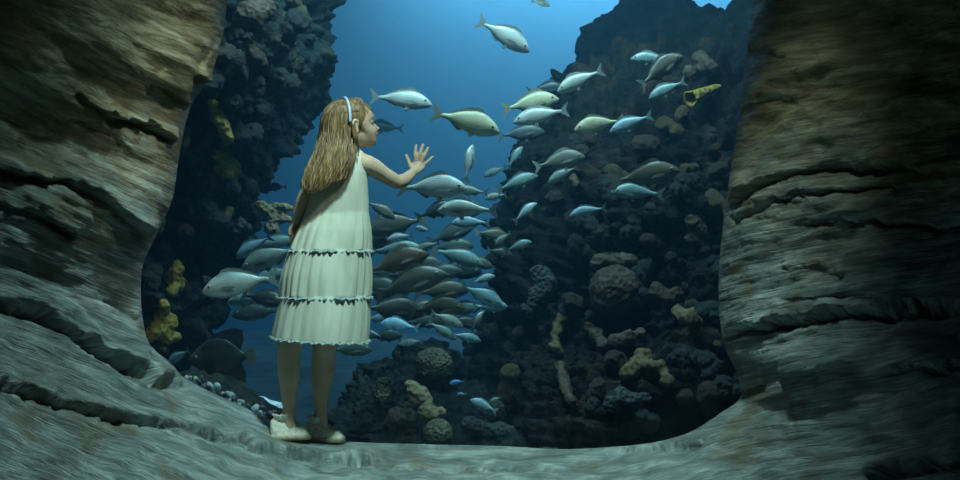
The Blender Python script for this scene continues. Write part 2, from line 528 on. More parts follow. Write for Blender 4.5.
def grid_tube(rows, n_ang=170, n_h=170, power=2.3, close=True):
    """rows: (py, x_left, x_right, centre depth, half thickness). Returns vertices (n_h, n_ang) and faces."""
    r = np.array(rows, float)
    t = np.linspace(r[0, 0], r[-1, 0], n_h)
    # smooth interpolation
    def ip(c):
        y = np.interp(t, r[:, 0], r[:, c])
        k = np.ones(7) / 7
        yp = np.pad(y, 3, mode='edge')
        return np.convolve(yp, k, 'valid')
    xl, xr, dc, th = (ip(i) for i in (1, 2, 3, 4))
    a = np.linspace(0, 2 * np.pi, n_ang, endpoint=False)
    ca, sa = np.cos(a), np.sin(a)
    ce = np.sign(ca) * np.abs(ca) ** (2 / power); se = np.sign(sa) * np.abs(sa) ** (2 / power)
    mid = (xl + xr) / 2; hf = (xr - xl) / 2
    px = mid[:, None] + hf[:, None] * ce[None]
    X = (px - 480) / F * dc[:, None]
    Z = np.repeat((CZ + (240 - t) / F * dc)[:, None], n_ang, 1)
    Y = CY + dc[:, None] - th[:, None] * se[None]
    V = np.stack([X, Y, Z], -1)
    return V


def displaced(name, V, mat, lump=0.12, lscale=2.6, rough=0.05, knob=0.05, kscale=7.0, seed=0, parent=None, silh=1.0):
    nh, na, _ = V.shape
    dv = np.roll(V, -1, 1) - np.roll(V, 1, 1)
    du = np.gradient(V, axis=0)
    N = np.cross(dv, du); N /= np.linalg.norm(N, axis=-1)[..., None] + 1e-9
    ctr = V.mean(1, keepdims=True)
    if ((V - ctr) * N).sum() < 0: N = -N
    p = V.reshape(-1, 3) + seed * 13.7
    h = lump * fbm(p * lscale, 4, 0.55)
    kn = worley(p * kscale + 0.35 * np.stack([perlin(p * 5), perlin(p * 5 + 9), perlin(p * 5 + 19)], 1))
    h += knob * (0.55 - kn) * (0.35 + sstep(-0.2, 0.4, perlin(p * 2.2 + 5)))
    kn2 = worley(p * kscale * 2.6)
    h += knob * 0.42 * (0.5 - kn2)
    h += rough * fbm(p * 14, 3, 0.6, ridged=True)
    V2 = V + N * h.reshape(nh, na, 1) * silh
    verts = V2.reshape(-1, 3)
    i, j = np.meshgrid(np.arange(nh - 1), np.arange(na), indexing='ij')
    a = (i * na + j).ravel(); b = (i * na + (j + 1) % na).ravel()
    faces = np.stack([a, b, b + na, a + na], 1).tolist()
    faces.append(list(range(na))[::-1]); faces.append([(nh - 1) * na + k for k in range(na)])
    return mesh_obj(name, verts, faces, mat, parent), V2


# left reef wall overhanging
L_rows = [(-170, 60, 336, 6.1, 0.8), (-60, 70, 328, 6.1, 0.8), (0, 90, 320, 6.1, 0.8), (40, 95, 318, 6.05, 0.78), (85, 95, 311, 6.0, 0.75), (110, 90, 299, 6.0, 0.72),
          (140, 90, 288, 6.0, 0.68), (170, 90, 270, 6.0, 0.62), (190, 88, 256, 5.95, 0.58), (215, 85, 246, 5.9, 0.56), (240, 80, 236, 5.9, 0.52),
          (275, 75, 214, 5.85, 0.48), (310, 70, 204, 5.8, 0.45), (335, 70, 186, 5.8, 0.42), (360, 70, 172, 5.8, 0.4), (480, 60, 160, 5.8, 0.4)]
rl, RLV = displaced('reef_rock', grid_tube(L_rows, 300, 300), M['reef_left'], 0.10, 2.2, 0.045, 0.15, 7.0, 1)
tag(rl, 'dark teal overhanging reef rock between the left carved column and the girl', 'reef rock')

R_rows = [(56, 650, 900, 7.3, 0.8), (74, 616, 900, 7.1, 0.85), (100, 582, 890, 7.0, 0.9), (130, 556, 880, 6.9, 0.95), (160, 535, 870, 6.8, 1.0), (200, 522, 860, 6.7, 1.0),
          (240, 515, 860, 6.6, 1.0), (280, 504, 860, 6.5, 1.0), (320, 494, 860, 6.4, 1.0), (350, 486, 860, 6.3, 1.05), (390, 484, 860, 6.2, 1.1), (430, 478, 860, 6.1, 1.1), (520, 460, 860, 6.0, 1.1)]
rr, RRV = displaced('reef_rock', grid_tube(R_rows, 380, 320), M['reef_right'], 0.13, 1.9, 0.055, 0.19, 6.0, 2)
tag(rr, 'large dark brown reef rock slope beside the right carved column', 'reef rock')

U_rows = [(-60, 650, 656, 9.4, 0.3), (-40, 645, 658, 9.4, 0.5), (-10, 646, 656, 9.3, 0.8), (8, 642, 660, 9.3, 0.9), (18, 628, 664, 9.3, 1.0), (32, 606, 672, 9.2, 1.1), (46, 590, 730, 9.1, 1.2), (62, 580, 770, 9.0, 1.2), (76, 578, 780, 9.0, 1.2), (110, 590, 790, 9.0, 1.2), (200, 600, 790, 9.0, 1.2)]
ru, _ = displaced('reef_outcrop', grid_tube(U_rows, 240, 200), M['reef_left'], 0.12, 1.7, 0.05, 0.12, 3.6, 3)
tag(ru, 'hazy blue-grey reef outcrop high behind the right reef slope', 'reef rock')
U2_rows = [(-150, 746, 860, 7.6, 0.6), (-20, 744, 860, 7.6, 0.6), (10, 742, 860, 7.6, 0.6), (26, 716, 860, 7.6, 0.7), (40, 690, 860, 7.5, 0.8), (120, 680, 860, 7.4, 0.8)]
ru2, _ = displaced('reef_pinnacle', grid_tube(U2_rows, 160, 120), M['reef_left'], 0.08, 2.2, 0.05, 0.09, 5.0, 4)
tag(ru2, 'dark reef pinnacle rising out of frame against the right carved column', 'reef rock')

# central mound
C_rows = [(352, 418, 452, 6.1, 0.16), (360, 408, 460, 6.1, 0.22), (380, 385, 470, 6.05, 0.3), (400, 366, 490, 6.0, 0.38), (420, 345, 520, 5.95, 0.45), (445, 325, 560, 5.9, 0.5), (520, 290, 600, 5.9, 0.5)]
cm, _ = displaced('reef_mound', grid_tube(C_rows, 240, 160, 2.0), M['reef_mound'], 0.07, 4.0, 0.03, 0.10, 9.0, 5)
tag(cm, 'low rubble mound of coral rock in the middle, behind the ledge', 'reef rock')
C2 = [(372, 366, 384, 5.6, 0.05), (380, 358, 398, 5.6, 0.12), (395, 352, 404, 5.55, 0.18), (415, 338, 408, 5.5, 0.2), (470, 320, 415, 5.5, 0.24)]
cm2, _ = displaced('reef_boulder', grid_tube(C2, 160, 120, 2.0), M['reef_mound'], 0.05, 6.0, 0.02, 0.075, 14.0, 6)
tag(cm2, 'knobbly dark boulder with a pale tip at the left end of the middle mound', 'reef rock')
C3 = [(416, 560, 640, 5.6, 0.1), (424, 500, 690, 5.55, 0.2), (440, 470, 730, 5.5, 0.28), (520, 420, 760, 5.45, 0.3)]
cm3, _ = displaced('reef_boulder', grid_tube(C3, 260, 90, 2.0), M['reef_mound'], 0.05, 5.0, 0.02, 0.07, 11.0, 8)
tag(cm3, 'long low grey reef rubble along the ledge under the right reef slope', 'reef rock')
C4 = [(372, 560, 584, 5.8, 0.06), (384, 548, 600, 5.8, 0.14), (400, 540, 610, 5.75, 0.2), (480, 520, 640, 5.7, 0.3)]
cm4, _ = displaced('reef_boulder', grid_tube(C4, 140, 90, 2.0), M['reef_mound'], 0.05, 5.0, 0.02, 0.07, 11.0, 9)
tag(cm4, 'rounded dark rock knob at the foot of the right reef slope', 'reef rock')
C5 = [(376, 655, 690, 5.8, 0.06), (388, 640, 712, 5.8, 0.14), (405, 630, 730, 5.75, 0.2), (480, 600, 760, 5.7, 0.3)]
cm5, _ = displaced('reef_boulder', grid_tube(C5, 140, 90, 2.0), M['reef_mound'], 0.05, 5.0, 0.02, 0.07, 11.0, 10)
tag(cm5, 'dark rock below the yellow lobed coral, near the corner of the ledge', 'reef rock')

# sea bed
xs = np.linspace(-7, 7, 220); ys = np.linspace(0.7, 12.8, 200)
gx, gy = np.meshgrid(xs, ys, indexing='ij')
gp = np.stack([gx, gy, np.zeros_like(gx)], -1).reshape(-1, 3)
gz = -0.62 + 0.10 * fbm(gp * 0.9, 4).reshape(gx.shape) + 0.02 * fbm(gp * 5, 3).reshape(gx.shape)
n, m = gx.shape
ii, jj = np.meshgrid(np.arange(n - 1), np.arange(m - 1), indexing='ij'); a = (ii * m + jj).ravel()
t = NT('sea_bed')
c = t.coord(); nn = t.noise(c, 2.0, 6, 0.6)
t.bsdf(t.ramp(nn, [(0.4, (0.04, 0.05, 0.05)), (0.6, (0.10, 0.12, 0.11))]), 0.9, t.bump(t.noise(c, 25, 4), 0.5, 0.03))
fl = mesh_obj('floor', np.stack([gx, gy, gz], -1).reshape(-1, 3), np.stack([a, a + m, a + m + 1, a + 1], 1), t.m)
tag(fl, 'sandy bed of the tank', 'sea bed', kind='structure')


# ------------------------------------------------------------------ corals
def ico(sub):
    bm = bmesh.new(); bmesh.ops.create_icosphere(bm, subdivisions=sub, radius=1)
    v = np.array([q.co[:] for q in bm.verts]); f = [[x.index for x in g.verts] for g in bm.faces]
    bm.free(); return v, f


ICO = {k: ico(k) for k in (2, 3, 4, 5)}


def blobs(name, items, mat, amp=0.12, fs=2.2, sub=4, vox=None, knob=0.0, ks=14, origin=None):
    """items: (centre, (rx, ry, rz)) world; one mesh, organically displaced, origin at the first centre"""
    V, Fc = [], []; base = 0
    v0, f0 = ICO[sub]
    o = Vector(origin) if origin else Vector(items[0][0])
    for c, r in items:
        sd = np.array([rnd.random() * 50 for _ in range(3)])
        h = 1 + amp * fbm(v0 * fs + sd, 4)
        p = v0 * h[:, None] * np.array(r)
        if knob:
            p = p + v0 * (knob * (0.55 - worley((p + sd) * ks)))[:, None]
        V.append(p + np.array(c) - np.array(o)); Fc += [[i + base for i in f] for f in f0]; base += len(v0)
    ob = mesh_obj(name, np.concatenate(V), Fc, mat)
    ob.location = o
    if vox:
        md = ob.modifiers.new('r', 'REMESH'); md.mode = 'VOXEL'; md.voxel_size = vox
        ms = ob.modifiers.new('s', 'SMOOTH'); ms.factor = 0.5; ms.iterations = 2
        bake(ob)
    return ob


def coral(name, label, cat, spots, mat, d, rz=1.0, amp=0.25, vox=0.012, knob=0.02, ks=22, group=None, depthr=0.8):
    """spots: (px, py, radius px)"""
    it = []
    for s in spots:
        px, py, r = s[:3]
        dd = d + (s[3] if len(s) > 3 else 0)
        rr = r / F * dd * (1.2 if name == 'lobed_coral' else 1)
        if it and name == 'lobed_coral':
            q0 = min((w for w in it), key=lambda w: (w[0] - P(px, py, dd)).length)
            it.append(((q0[0] + P(px, py, dd)) / 2, ((rr + q0[1][0]) * .42,) * 3))
        it.append((P(px, py, dd), (rr, rr * depthr, rr * rz)))
    ob = blobs(name, it, mat, amp, 2.0, 4, vox, knob, ks)
    return tag(ob, label, cat, group)


def chain(pts, r, step=None):
    """spots along a pixel polyline"""
    out = []
    for (x0, y0), (x1, y1) in zip(pts[:-1], pts[1:]):
        n = max(1, int(math.dist((x0, y0), (x1, y1)) / (r * 0.9)))
        for k in range(n):
            t = k / n
            out.append((x0 + (x1 - x0) * t + rnd.uniform(-1.5, 1.5), y0 + (y1 - y0) * t + rnd.uniform(-1.5, 1.5), r * rnd.uniform(0.75, 1.2)))
    return out


def surf(V, px, py, off=0.0):
    """depth at which the view ray through (px,py) first meets a reef surface"""
    v = V.reshape(-1, 3); d = v[:, 1] - CY
    ux = 480 + v[:, 0] / d * F; uy = 240 - (v[:, 2] - CZ) / d * F
    m = (np.hypot(ux - px, uy - py) < 9)
    return (float(d[m].min()) if m.any() else 6.0) + off


def dl(px, py, off=0.02): return surf(RLV, px, py, off)
def dr(px, py, off=0.02): return surf(RRV, px, py, off)


def spots_on(fn, pts):
    return [(x, y, r, fn(x, y)) for x, y, r in pts]


def coral_on(fn, name, label, cat, pts, mat, **kw):
    return coral(name, label, cat, spots_on(fn, pts), mat, 0.0, **kw)


coral_on(dl, 'lobed_coral', 'yellow knobbly coral running down the upper left reef wall', 'coral',
         [(209, 93, 4), (216, 115, 6), (222, 124, 6), (226, 134, 6), (229, 143, 5)], M['yellow'])
coral_on(dl, 'lobed_coral', 'rounded yellow coral clump below the knobbly strip on the left reef wall', 'coral',
         [(218, 154, 5), (226, 158, 7), (222, 168, 6), (233, 166, 6), (228, 175, 5), (237, 171, 4)], M['yellow'])
coral_on(dl, 'lobed_coral', 'small yellow coral against the edge of the left carved column', 'coral',
         [(186, 131, 5), (184, 141, 5), (183, 150, 3)], M['ochre'])
coral_on(dl, 'lobed_coral', 'ochre coral patch halfway down the left reef wall', 'coral',
         [(218, 214, 5), (224, 219, 6), (229, 211, 4)], M['ochre'])
coral_on(dl, 'lobed_coral', 'bright yellow branching coral low beside the left carved column', 'coral',
         [(176, 268, 7), (172, 277, 7), (179, 284, 6), (172, 292, 5)], M['yellow'])
coral_on(dl, 'lobed_coral', 'bright yellow spreading coral at the foot of the left reef wall', 'coral',
         [(164, 305, 5), (162, 315, 7), (170, 322, 7), (158, 329, 8), (150, 335, 6), (166, 337, 7), (176, 337, 5)], M['yellow'])
coral_on(dl, 'lobed_coral', 'dull orange coral nub above the large fish left of the dress', 'coral',
         [(206, 281, 5), (212, 284, 4)], M['brown'])
coral_on(dl, 'lobed_coral', 'dim yellow coral sliver at the bulge of the left carved column', 'coral',
         [(160, 222, 5), (158, 230, 5)], M['ochre'])
coral_on(dl, 'lobed_coral', 'pale grey coral bumps on the edge of the left reef wall', 'coral',
         [(240, 224, 5), (247, 228, 5), (243, 238, 4), (236, 232, 4), (250, 240, 3)], M['grey_coral'])
coral_on(dl, 'lobed_coral', 'brown coral crust near the top of the left reef wall', 'coral',
         [(250, 14, 12), (264, 8, 10), (240, 22, 8)], M['brown'])

# finger sponge left of the girl
fs_ = [(262, 206, 6), (268, 212, 7), (276, 206, 5), (284, 207, 5), (290, 208, 4), (274, 219, 6), (284, 219, 5), (292, 220, 4), (270, 228, 7), (278, 232, 4), (256, 204, 4)]
coral('finger_sponge', 'tan finger sponge pointing at the hanging hand of the girl', 'sponge', [(x, y, r) for x, y, r in fs_], M['tan'], 5.75, amp=0.12, knob=0.008)

# right reef corals
coral_on(dr, 'lobed_coral', 'olive yellow lobed coral with a round middle low on the right reef slope', 'coral',
         [(643, 357, 8), (632, 371, 8), (624, 374, 5), (638, 364, 7), (661, 365, 5), (652, 372, 9), (668, 382, 6)], M['ochre'])
coral_on(dr, 'lobed_coral', 'narrow yellow coral at the left edge of the right reef slope', 'coral',
         [(563, 318, 5), (558, 326, 5), (556, 335, 5), (555, 346, 5), (560, 352, 4)], M['ochre'])
coral_on(dr, 'plate_coral', 'dull ochre coral plate in the middle of the right reef slope', 'coral',
         [(590, 328, 7), (597, 336, 9), (604, 345, 8), (616, 343, 9), (628, 338, 8), (640, 334, 6)], M['brown'])
coral_on(dr, 'dome_coral', 'big round brown coral head on the right reef slope', 'coral', [(616, 292, 27)], M['brown'], amp=0.10, knob=0.015)
coral_on(dr, 'lobed_coral', 'dim ochre coral above the corner of the ledge', 'coral',
         [(678, 312, 6), (686, 318, 7), (694, 314, 5), (698, 322, 5)], M['ochre'])
coral_on(dr, 'lobed_coral', 'brown coral cluster behind the right carved column edge', 'coral',
         [(692, 222, 7), (700, 232, 8), (690, 240, 6), (704, 250, 6)], M['brown'])
coral_on(dr, 'lobed_coral', 'dark orange coral patch over the big round coral head', 'coral',
         [(598, 262, 7), (612, 260, 8), (626, 262, 8), (640, 266, 6)], M['brown'])
coral_on(dr, 'lobed_coral', 'faint brown coral right of the big round coral head', 'coral',
         [(656, 292, 8), (666, 300, 7), (676, 294, 6)], M['brown'])
coral_on(dr, 'lobed_coral', 'rust coral streak under the yellow coral at the reef edge', 'coral',
         [(560, 366, 5), (563, 378, 6), (566, 390, 6), (570, 400, 5)], M['brown'])
coral_on(dr, 'lobed_coral', 'grey coral lumps on the left flank of the right reef slope', 'coral',
         [(540, 275, 9), (550, 284, 8), (536, 296, 8), (528, 310, 7)], M['grey_coral'])
coral_on(dr, 'lobed_coral', 'brown coral by the yellow tube sponge high on the right reef', 'coral',
         [(700, 60, 8), (712, 68, 7), (690, 72, 6)], M['brown'])
coral_on(dr, 'lobed_coral', 'small red-brown coral below the fish pair on the right reef', 'coral',
         [(573, 178, 4), (576, 186, 4)], M['brown'])
coral_on(dr, 'lobed_coral', 'grey coral knobs just above the rubble under the right reef slope', 'coral',
         [(620, 396, 8), (632, 402, 8), (610, 404, 7), (645, 398, 6)], M['grey_coral'])

# mound corals
coral('dome_coral', 'large round olive coral head on top of the middle mound', 'coral', [(434, 366, 19)], M['dome'], 5.72, amp=0.10, knob=0.02)
coral('dome_coral', 'smooth brain coral at the foot of the middle mound, by the ledge', 'coral', [(438, 433, 15)], M['dome'], 5.30, amp=0.05, knob=0.006, ks=40)
coral('lobed_coral', 'tan coral cluster on the slope of the middle mound', 'coral',
      [(411, 388, 7), (420, 394, 7), (414, 400, 6), (426, 402, 6)], M['tan'], 5.55)
coral('lobed_coral', 'orange-tan coral cluster above the smooth brain coral', 'coral',
      [(424, 412, 6), (433, 415, 6), (441, 413, 5), (428, 407, 5)], M['tan'], 5.45)
coral('lobed_coral', 'brown rounded coral low on the left of the middle mound', 'coral', [(396, 418, 9), (390, 425, 6)], M['brown'], 5.32)
coral('barrel_sponge', 'upright grey sponge at the left end of the middle mound', 'sponge', [(383, 392, 8), (384, 384, 7), (383, 400, 8)], M['dome'], 5.40)
coral('dome_coral', 'small pale dome coral peeking over the ledge in front of the right reef', 'coral', [(551, 449, 12)], M['tan'], 5.2, amp=0.05, rz=0.6)
coral('dome_coral', 'dim blue-grey coral head right of the middle mound', 'coral', [(494, 412, 13)], M['grey_coral'], 5.65, amp=0.06)
coral('lobed_coral', 'dark coral lumps along the right foot of the middle mound', 'coral',
      [(470, 425, 8), (484, 430, 7), (500, 432, 8), (516, 434, 7)], M['grey_coral'], 5.4)

# tube sponge (hollow trumpet)
def tube_sponge():
    d_ = min(dr(692, 98), dr(706, 92)) - 0.05; a = P(690, 99, d_ - 0.08); b = P(720, 86, d_ + 0.12)
    ax = (b - a).normalized(); s1 = ax.cross(Vector((0, 0, 1))).normalized(); s2 = ax.cross(s1)
    prof = [(0.0, 0.020), (0.0, 0.034), (0.01, 0.040), (0.10, 0.036), (0.3, 0.030), (0.6, 0.024), (0.85, 0.018), (1.0, 0.008)]
    prof = [(0.25, 0.006), (0.12, 0.018), (0.03, 0.026)] + prof[1:]
    n = 28; V = []; L = (b - a).length
    for k, (t, r) in enumerate(prof):
        for i in range(n):
            an = 2 * math.pi * i / n
            rr = r * (1 + 0.08 * math.sin(an * 5 + t * 9))
            V.append(a + ax * t * L + s1 * rr * math.cos(an) + s2 * rr * math.sin(an))
    Fc = []
    for k in range(len(prof) - 1):
        for i in range(n):
            Fc.append((k * n + i, k * n + (i + 1) % n, (k + 1) * n + (i + 1) % n, (k + 1) * n + i))
    Fc.append(tuple(range(n))); Fc.append(tuple((len(prof) - 1) * n + i for i in range(n))[::-1])
    o = mesh_obj('tube_sponge', V, Fc, M['yellow'])
    tag(o, 'yellow trumpet-shaped tube sponge sticking out high on the right reef', 'sponge')


tube_sponge()

# many small dim heads crusting the reef
heads = []
for k in range(4):
    its = [((0, 0, 0), (1, .8, .8))] if k == 0 else [((rnd.uniform(-.7, .7), rnd.uniform(-.4, .3), rnd.uniform(-.6, .6)), (rnd.uniform(.5, .8),) * 3) for _ in range(4)]
    ob = blobs('coral_head', its, M[['brown', 'grey_coral', 'brown', 'ochre'][k]], 0.22, 2.4, 4, 0.09, 0.16, 5.0, origin=(0, 0, 0))
    heads.append([ob, False])
    ob.name = 'coral_head'
def scatter(V, n, xr, yr, fn, group, lab, rr=(6, 15), avoid=()):
    for _ in range(n):
        k = rnd.choice([0, 1, 1, 2, 3, 1])
        for _t in range(30):
            px, py = rnd.uniform(*xr), rnd.uniform(*yr)
            if fn(px, py): break
        d = surf(V, px, py, 0.03)
        if d > 6.9: continue
        o = heads[k][0] if not heads[k][1] else heads[k][0].copy()
        if heads[k][1]: COL.objects.link(o)
        heads[k][1] = True
        r_ = rnd.uniform(*rr) / F * d
        o.location = P(px, py, d); o.scale = (r_ * rnd.uniform(.8, 1.3), r_, r_ * rnd.uniform(.8, 1.2)); o.rotation_euler = (rnd.uniform(-.5, .5), rnd.uniform(-3, 3), 0)
        tag(o, lab, 'coral', group)
scatter(RRV, 62, (500, 730), (120, 425), lambda x, y: x > np.interp(y, [120, 200, 280, 350, 430], [585, 545, 525, 505, 490]), 'dim coral heads on the right reef slope', 'dim coral head among many crusting the right reef slope')
scatter(RLV, 36, (150, 320), (5, 330), lambda x, y: x < np.interp(y, [0, 85, 140, 190, 240, 340], [318, 305, 272, 244, 222, 172]), 'dim coral heads on the left reef wall', 'dim coral head among many crusting the left reef wall', (5, 13))
ws = blobs('pale_rock', [(P(256, 401, 5.5), (.055, .05, .022)), (P(268, 405, 5.5), (.06, .05, .02)), (P(279, 410, 5.5), (.04, .04, .015))], simple('pale_sand_rock', (0.62, 0.72, 0.75), 0.8), 0.2, 2.0, 4, 0.008)
tag(ws, 'bright pale flat rock just left of the ankles, behind the rubble bank', 'rock')

# pebbles beside the ledge
peb_mat = [simple('dark_pebble', (0.06, 0.075, 0.08), 0.6), simple('pale_pebble', (0.42, 0.45, 0.42), 0.6)]
pb_rows = [(372, 180, 200, 4.9, 0.06), (384, 176, 232, 4.9, 0.10), (400, 176, 262, 4.9, 0.14), (416, 176, 288, 4.9, 0.16), (470, 170, 320, 4.9, 0.18)]
pbk, PBV = displaced('rubble_bank', grid_tube(pb_rows, 100, 70, 2.0), M['reef_mound'], 0.02, 6, 0.01, 0.02, 20, 12)
tag(pbk, 'bank of dark rubble sloping down behind the ledge left of the shoes', 'reef rock')
v0, f0 = ICO[3]
protos = []
for k in range(2):
    hh = 1 + 0.22 * fbm(v0 * 1.3 + 31 * k, 3)
    protos.append(mesh_obj('pebble', v0 * hh[:, None] * np.array([1, 0.8, 0.65]), f0, peb_mat[k]))
    protos[-1].name = 'pebble'
cnt = [0, 0]
for k in range(84):
    t_ = rnd.random()
    px = 186 + 88 * t_ + rnd.uniform(-5, 5); py = 378 + 40 * t_ + rnd.uniform(-4, 8)
    kd = 1 if rnd.random() < 0.2 else 0
    o = protos[kd] if cnt[kd] == 0 else protos[kd].copy()
    if cnt[kd]: COL.objects.link(o)
    cnt[kd] += 1
    d = surf(PBV, px, py, -0.006) if True else 4.8
    if d > 5.2: d = 4.86
    o.location = P(px, py, d)
    s = rnd.uniform(0.012, 0.022)
    o.scale = (s, s, s); o.rotation_euler = (rnd.uniform(0, 3), rnd.uniform(0, 3), rnd.uniform(0, 3))
    tag(o, ['dark pebble on the rubble bank left of the shoes', 'pale pebble on the rubble bank left of the shoes'][kd], 'pebble',
        ['dark pebbles on the rubble bank', 'pale pebbles on the rubble bank'][kd])

# ------------------------------------------------------------------ fish
def fish_body(prof, n=28, bend=0.0):
    """prof: (x, z centre, half height, half width)"""
    pr = np.array(prof, float); xs_ = np.linspace(pr[0, 0], pr[-1, 0], 40)
    cols = []
    for c in (1, 2, 3):
        y = np.interp(xs_, pr[:, 0], pr[:, c]); k = np.ones(3) / 3
        ys_ = np.convolve(np.pad(y, 1, mode='edge'), k, 'valid'); ys_[0] = y[0]; ys_[-1] = y[-1]; cols.append(ys_)
    V = []; Fc = []
    for x, z, h, w in zip(xs_, *cols):
        for i in range(n):
            a = 2 * math.pi * i / n; c_, s_ = math.cos(a), math.sin(a)
            V.append((x, math.copysign(abs(c_) ** 1.15, c_) * w + bend * (x - 0.1) ** 2 * (1 if x < 0.1 else 0), z + s_ * h))
    m_ = len(xs_)
    for k in range(m_ - 1):
        for i in range(n):
            Fc.append((k * n + i, k * n + (i + 1) % n, (k + 1) * n + (i + 1) % n, (k + 1) * n + i)[::-1])
    Fc.append(tuple(range(n))); Fc.append(tuple((m_ - 1) * n + i for i in range(n))[::-1])
    return V, Fc


def fin(name, poly, y0, parent, mat, bend=0.0, th=0.005, splay=0.0, root=None):
    """thin tapering fin from an outline in the x-z plane"""
    V = []; Fc = []; n = len(poly)
    rx, rz = root if root else poly[0]
    for s in (1, -1):
        for x, z in poly:
            d = math.hypot(x - rx, z - rz)
            V.append((x, y0 + s * th * max(0.25, 1 - 3 * d) + bend * (x - 0.1) ** 2 * (1 if x < 0.1 else 0) + splay * d, z))
    Fc.append(tuple(range(n))); Fc.append(tuple(range(n, 2 * n))[::-1])
    for i in range(n):
        j = (i + 1) % n; Fc.append((i, i + n, j + n, j))
    return mesh_obj(name, V, Fc, mat, parent, smooth=False)


def ball(name, loc, r, parent, mat, sx=1.0):
    v, f = ICO[2]
    return mesh_obj(name, v * np.array([r, r * sx, r]) + np.array(loc), f, mat, parent)


def make_fish(hs=1.0, bend=0.0, mat='fish_silver', finmat='fin', name='fish'):
    root = empty(name)
    prof = [(-0.37, 0.0, 0.030, 0.008), (-0.33, 0.0, 0.030, 0.014), (-0.24, 0.002, 0.042, 0.022), (-0.14, 0.004, 0.082 * hs, 0.040), (-0.02, 0.004, 0.122 * hs, 0.060),
            (0.12, 0.004, 0.150 * hs, 0.074), (0.24, -0.002, 0.146 * hs, 0.076), (0.33, -0.012, 0.118 * hs, 0.068), (0.41, -0.028, 0.080 * hs, 0.052),
            (0.465, -0.042, 0.046 * hs, 0.034), (0.495, -0.048, 0.022, 0.018), (0.502, -0.05, 0.006, 0.006)]
    V, Fc = fish_body(prof, 28, bend)
    mesh_obj('body', V, Fc, M[mat], root)
    b2 = bend
    fin('tail_fin', [(-0.34, 0.026), (-0.38, 0.052), (-0.44, 0.105), (-0.505, 0.150), (-0.485, 0.085), (-0.455, 0.03), (-0.45, 0.0), (-0.455, -0.03), (-0.485, -0.085), (-0.505, -0.145), (-0.44, -0.100), (-0.38, -0.050), (-0.34, -0.026)], 0, root, M[finmat], b2, 0.008, root=(-0.34, 0))
    H = lambda x: float(np.interp(x, [p_[0] for p_ in prof], [p_[1] + p_[2] for p_ in prof]))
    Lo = lambda x: float(np.interp(x, [p_[0] for p_ in prof], [p_[1] - p_[2] for p_ in prof]))
    top = [(0.26, H(0.26) - 0.02)]
    for k in range(13):
        x = 0.24 - 0.46 * k / 12
        hh = (0.045 if k < 8 else 0.034) * min(1, (k + 1) / 2.5) * (1 - 0.4 * (k / 12) ** 3)
        top.append((x, H(x) + hh + (0.007 if k % 2 else 0)))
    top += [(-0.23, H(-0.23) + 0.005), (-0.18, H(-0.18) - 0.02), (0.0, H(0.0) - 0.03), (0.14, H(0.14) - 0.03)]
    fin('dorsal_fin', top, 0, root, M[finmat], b2, 0.005, root=(0.02, H(0.02)))
    fin('anal_fin', [(-0.04, Lo(-0.04) + 0.02), (-0.06, Lo(-0.06) - 0.035), (-0.10, Lo(-0.10) - 0.045), (-0.17, Lo(-0.17) - 0.022), (-0.22, Lo(-0.22) - 0.008), (-0.22, Lo(-0.22) + 0.02)], 0, root, M[finmat], b2, 0.005)
    for s in (1, -1):
        fin('pectoral_fin', [(0.27, -0.040), (0.20, -0.022), (0.12, -0.028), (0.04, -0.062), (0.11, -0.072), (0.20, -0.068), (0.26, -0.055)], s * 0.066, root, M[finmat], 0, 0.003, s * 0.25)
        fin('pelvic_fin', [(0.17, Lo(0.17) + 0.03), (0.10, Lo(0.10) - 0.045), (0.055, Lo(0.055) - 0.035), (0.09, Lo(0.09) + 0.03)], s * 0.02, root, M[finmat], 0, 0.004, s * 0.2)
        e = ball('eye', (0.385, s * 0.052, 0.008), 0.021, root, M['iris'], 0.6)
        ball('pupil', (0.387, s * 0.0605, 0.008), 0.013, e, M['eye'], 0.5)
    return root


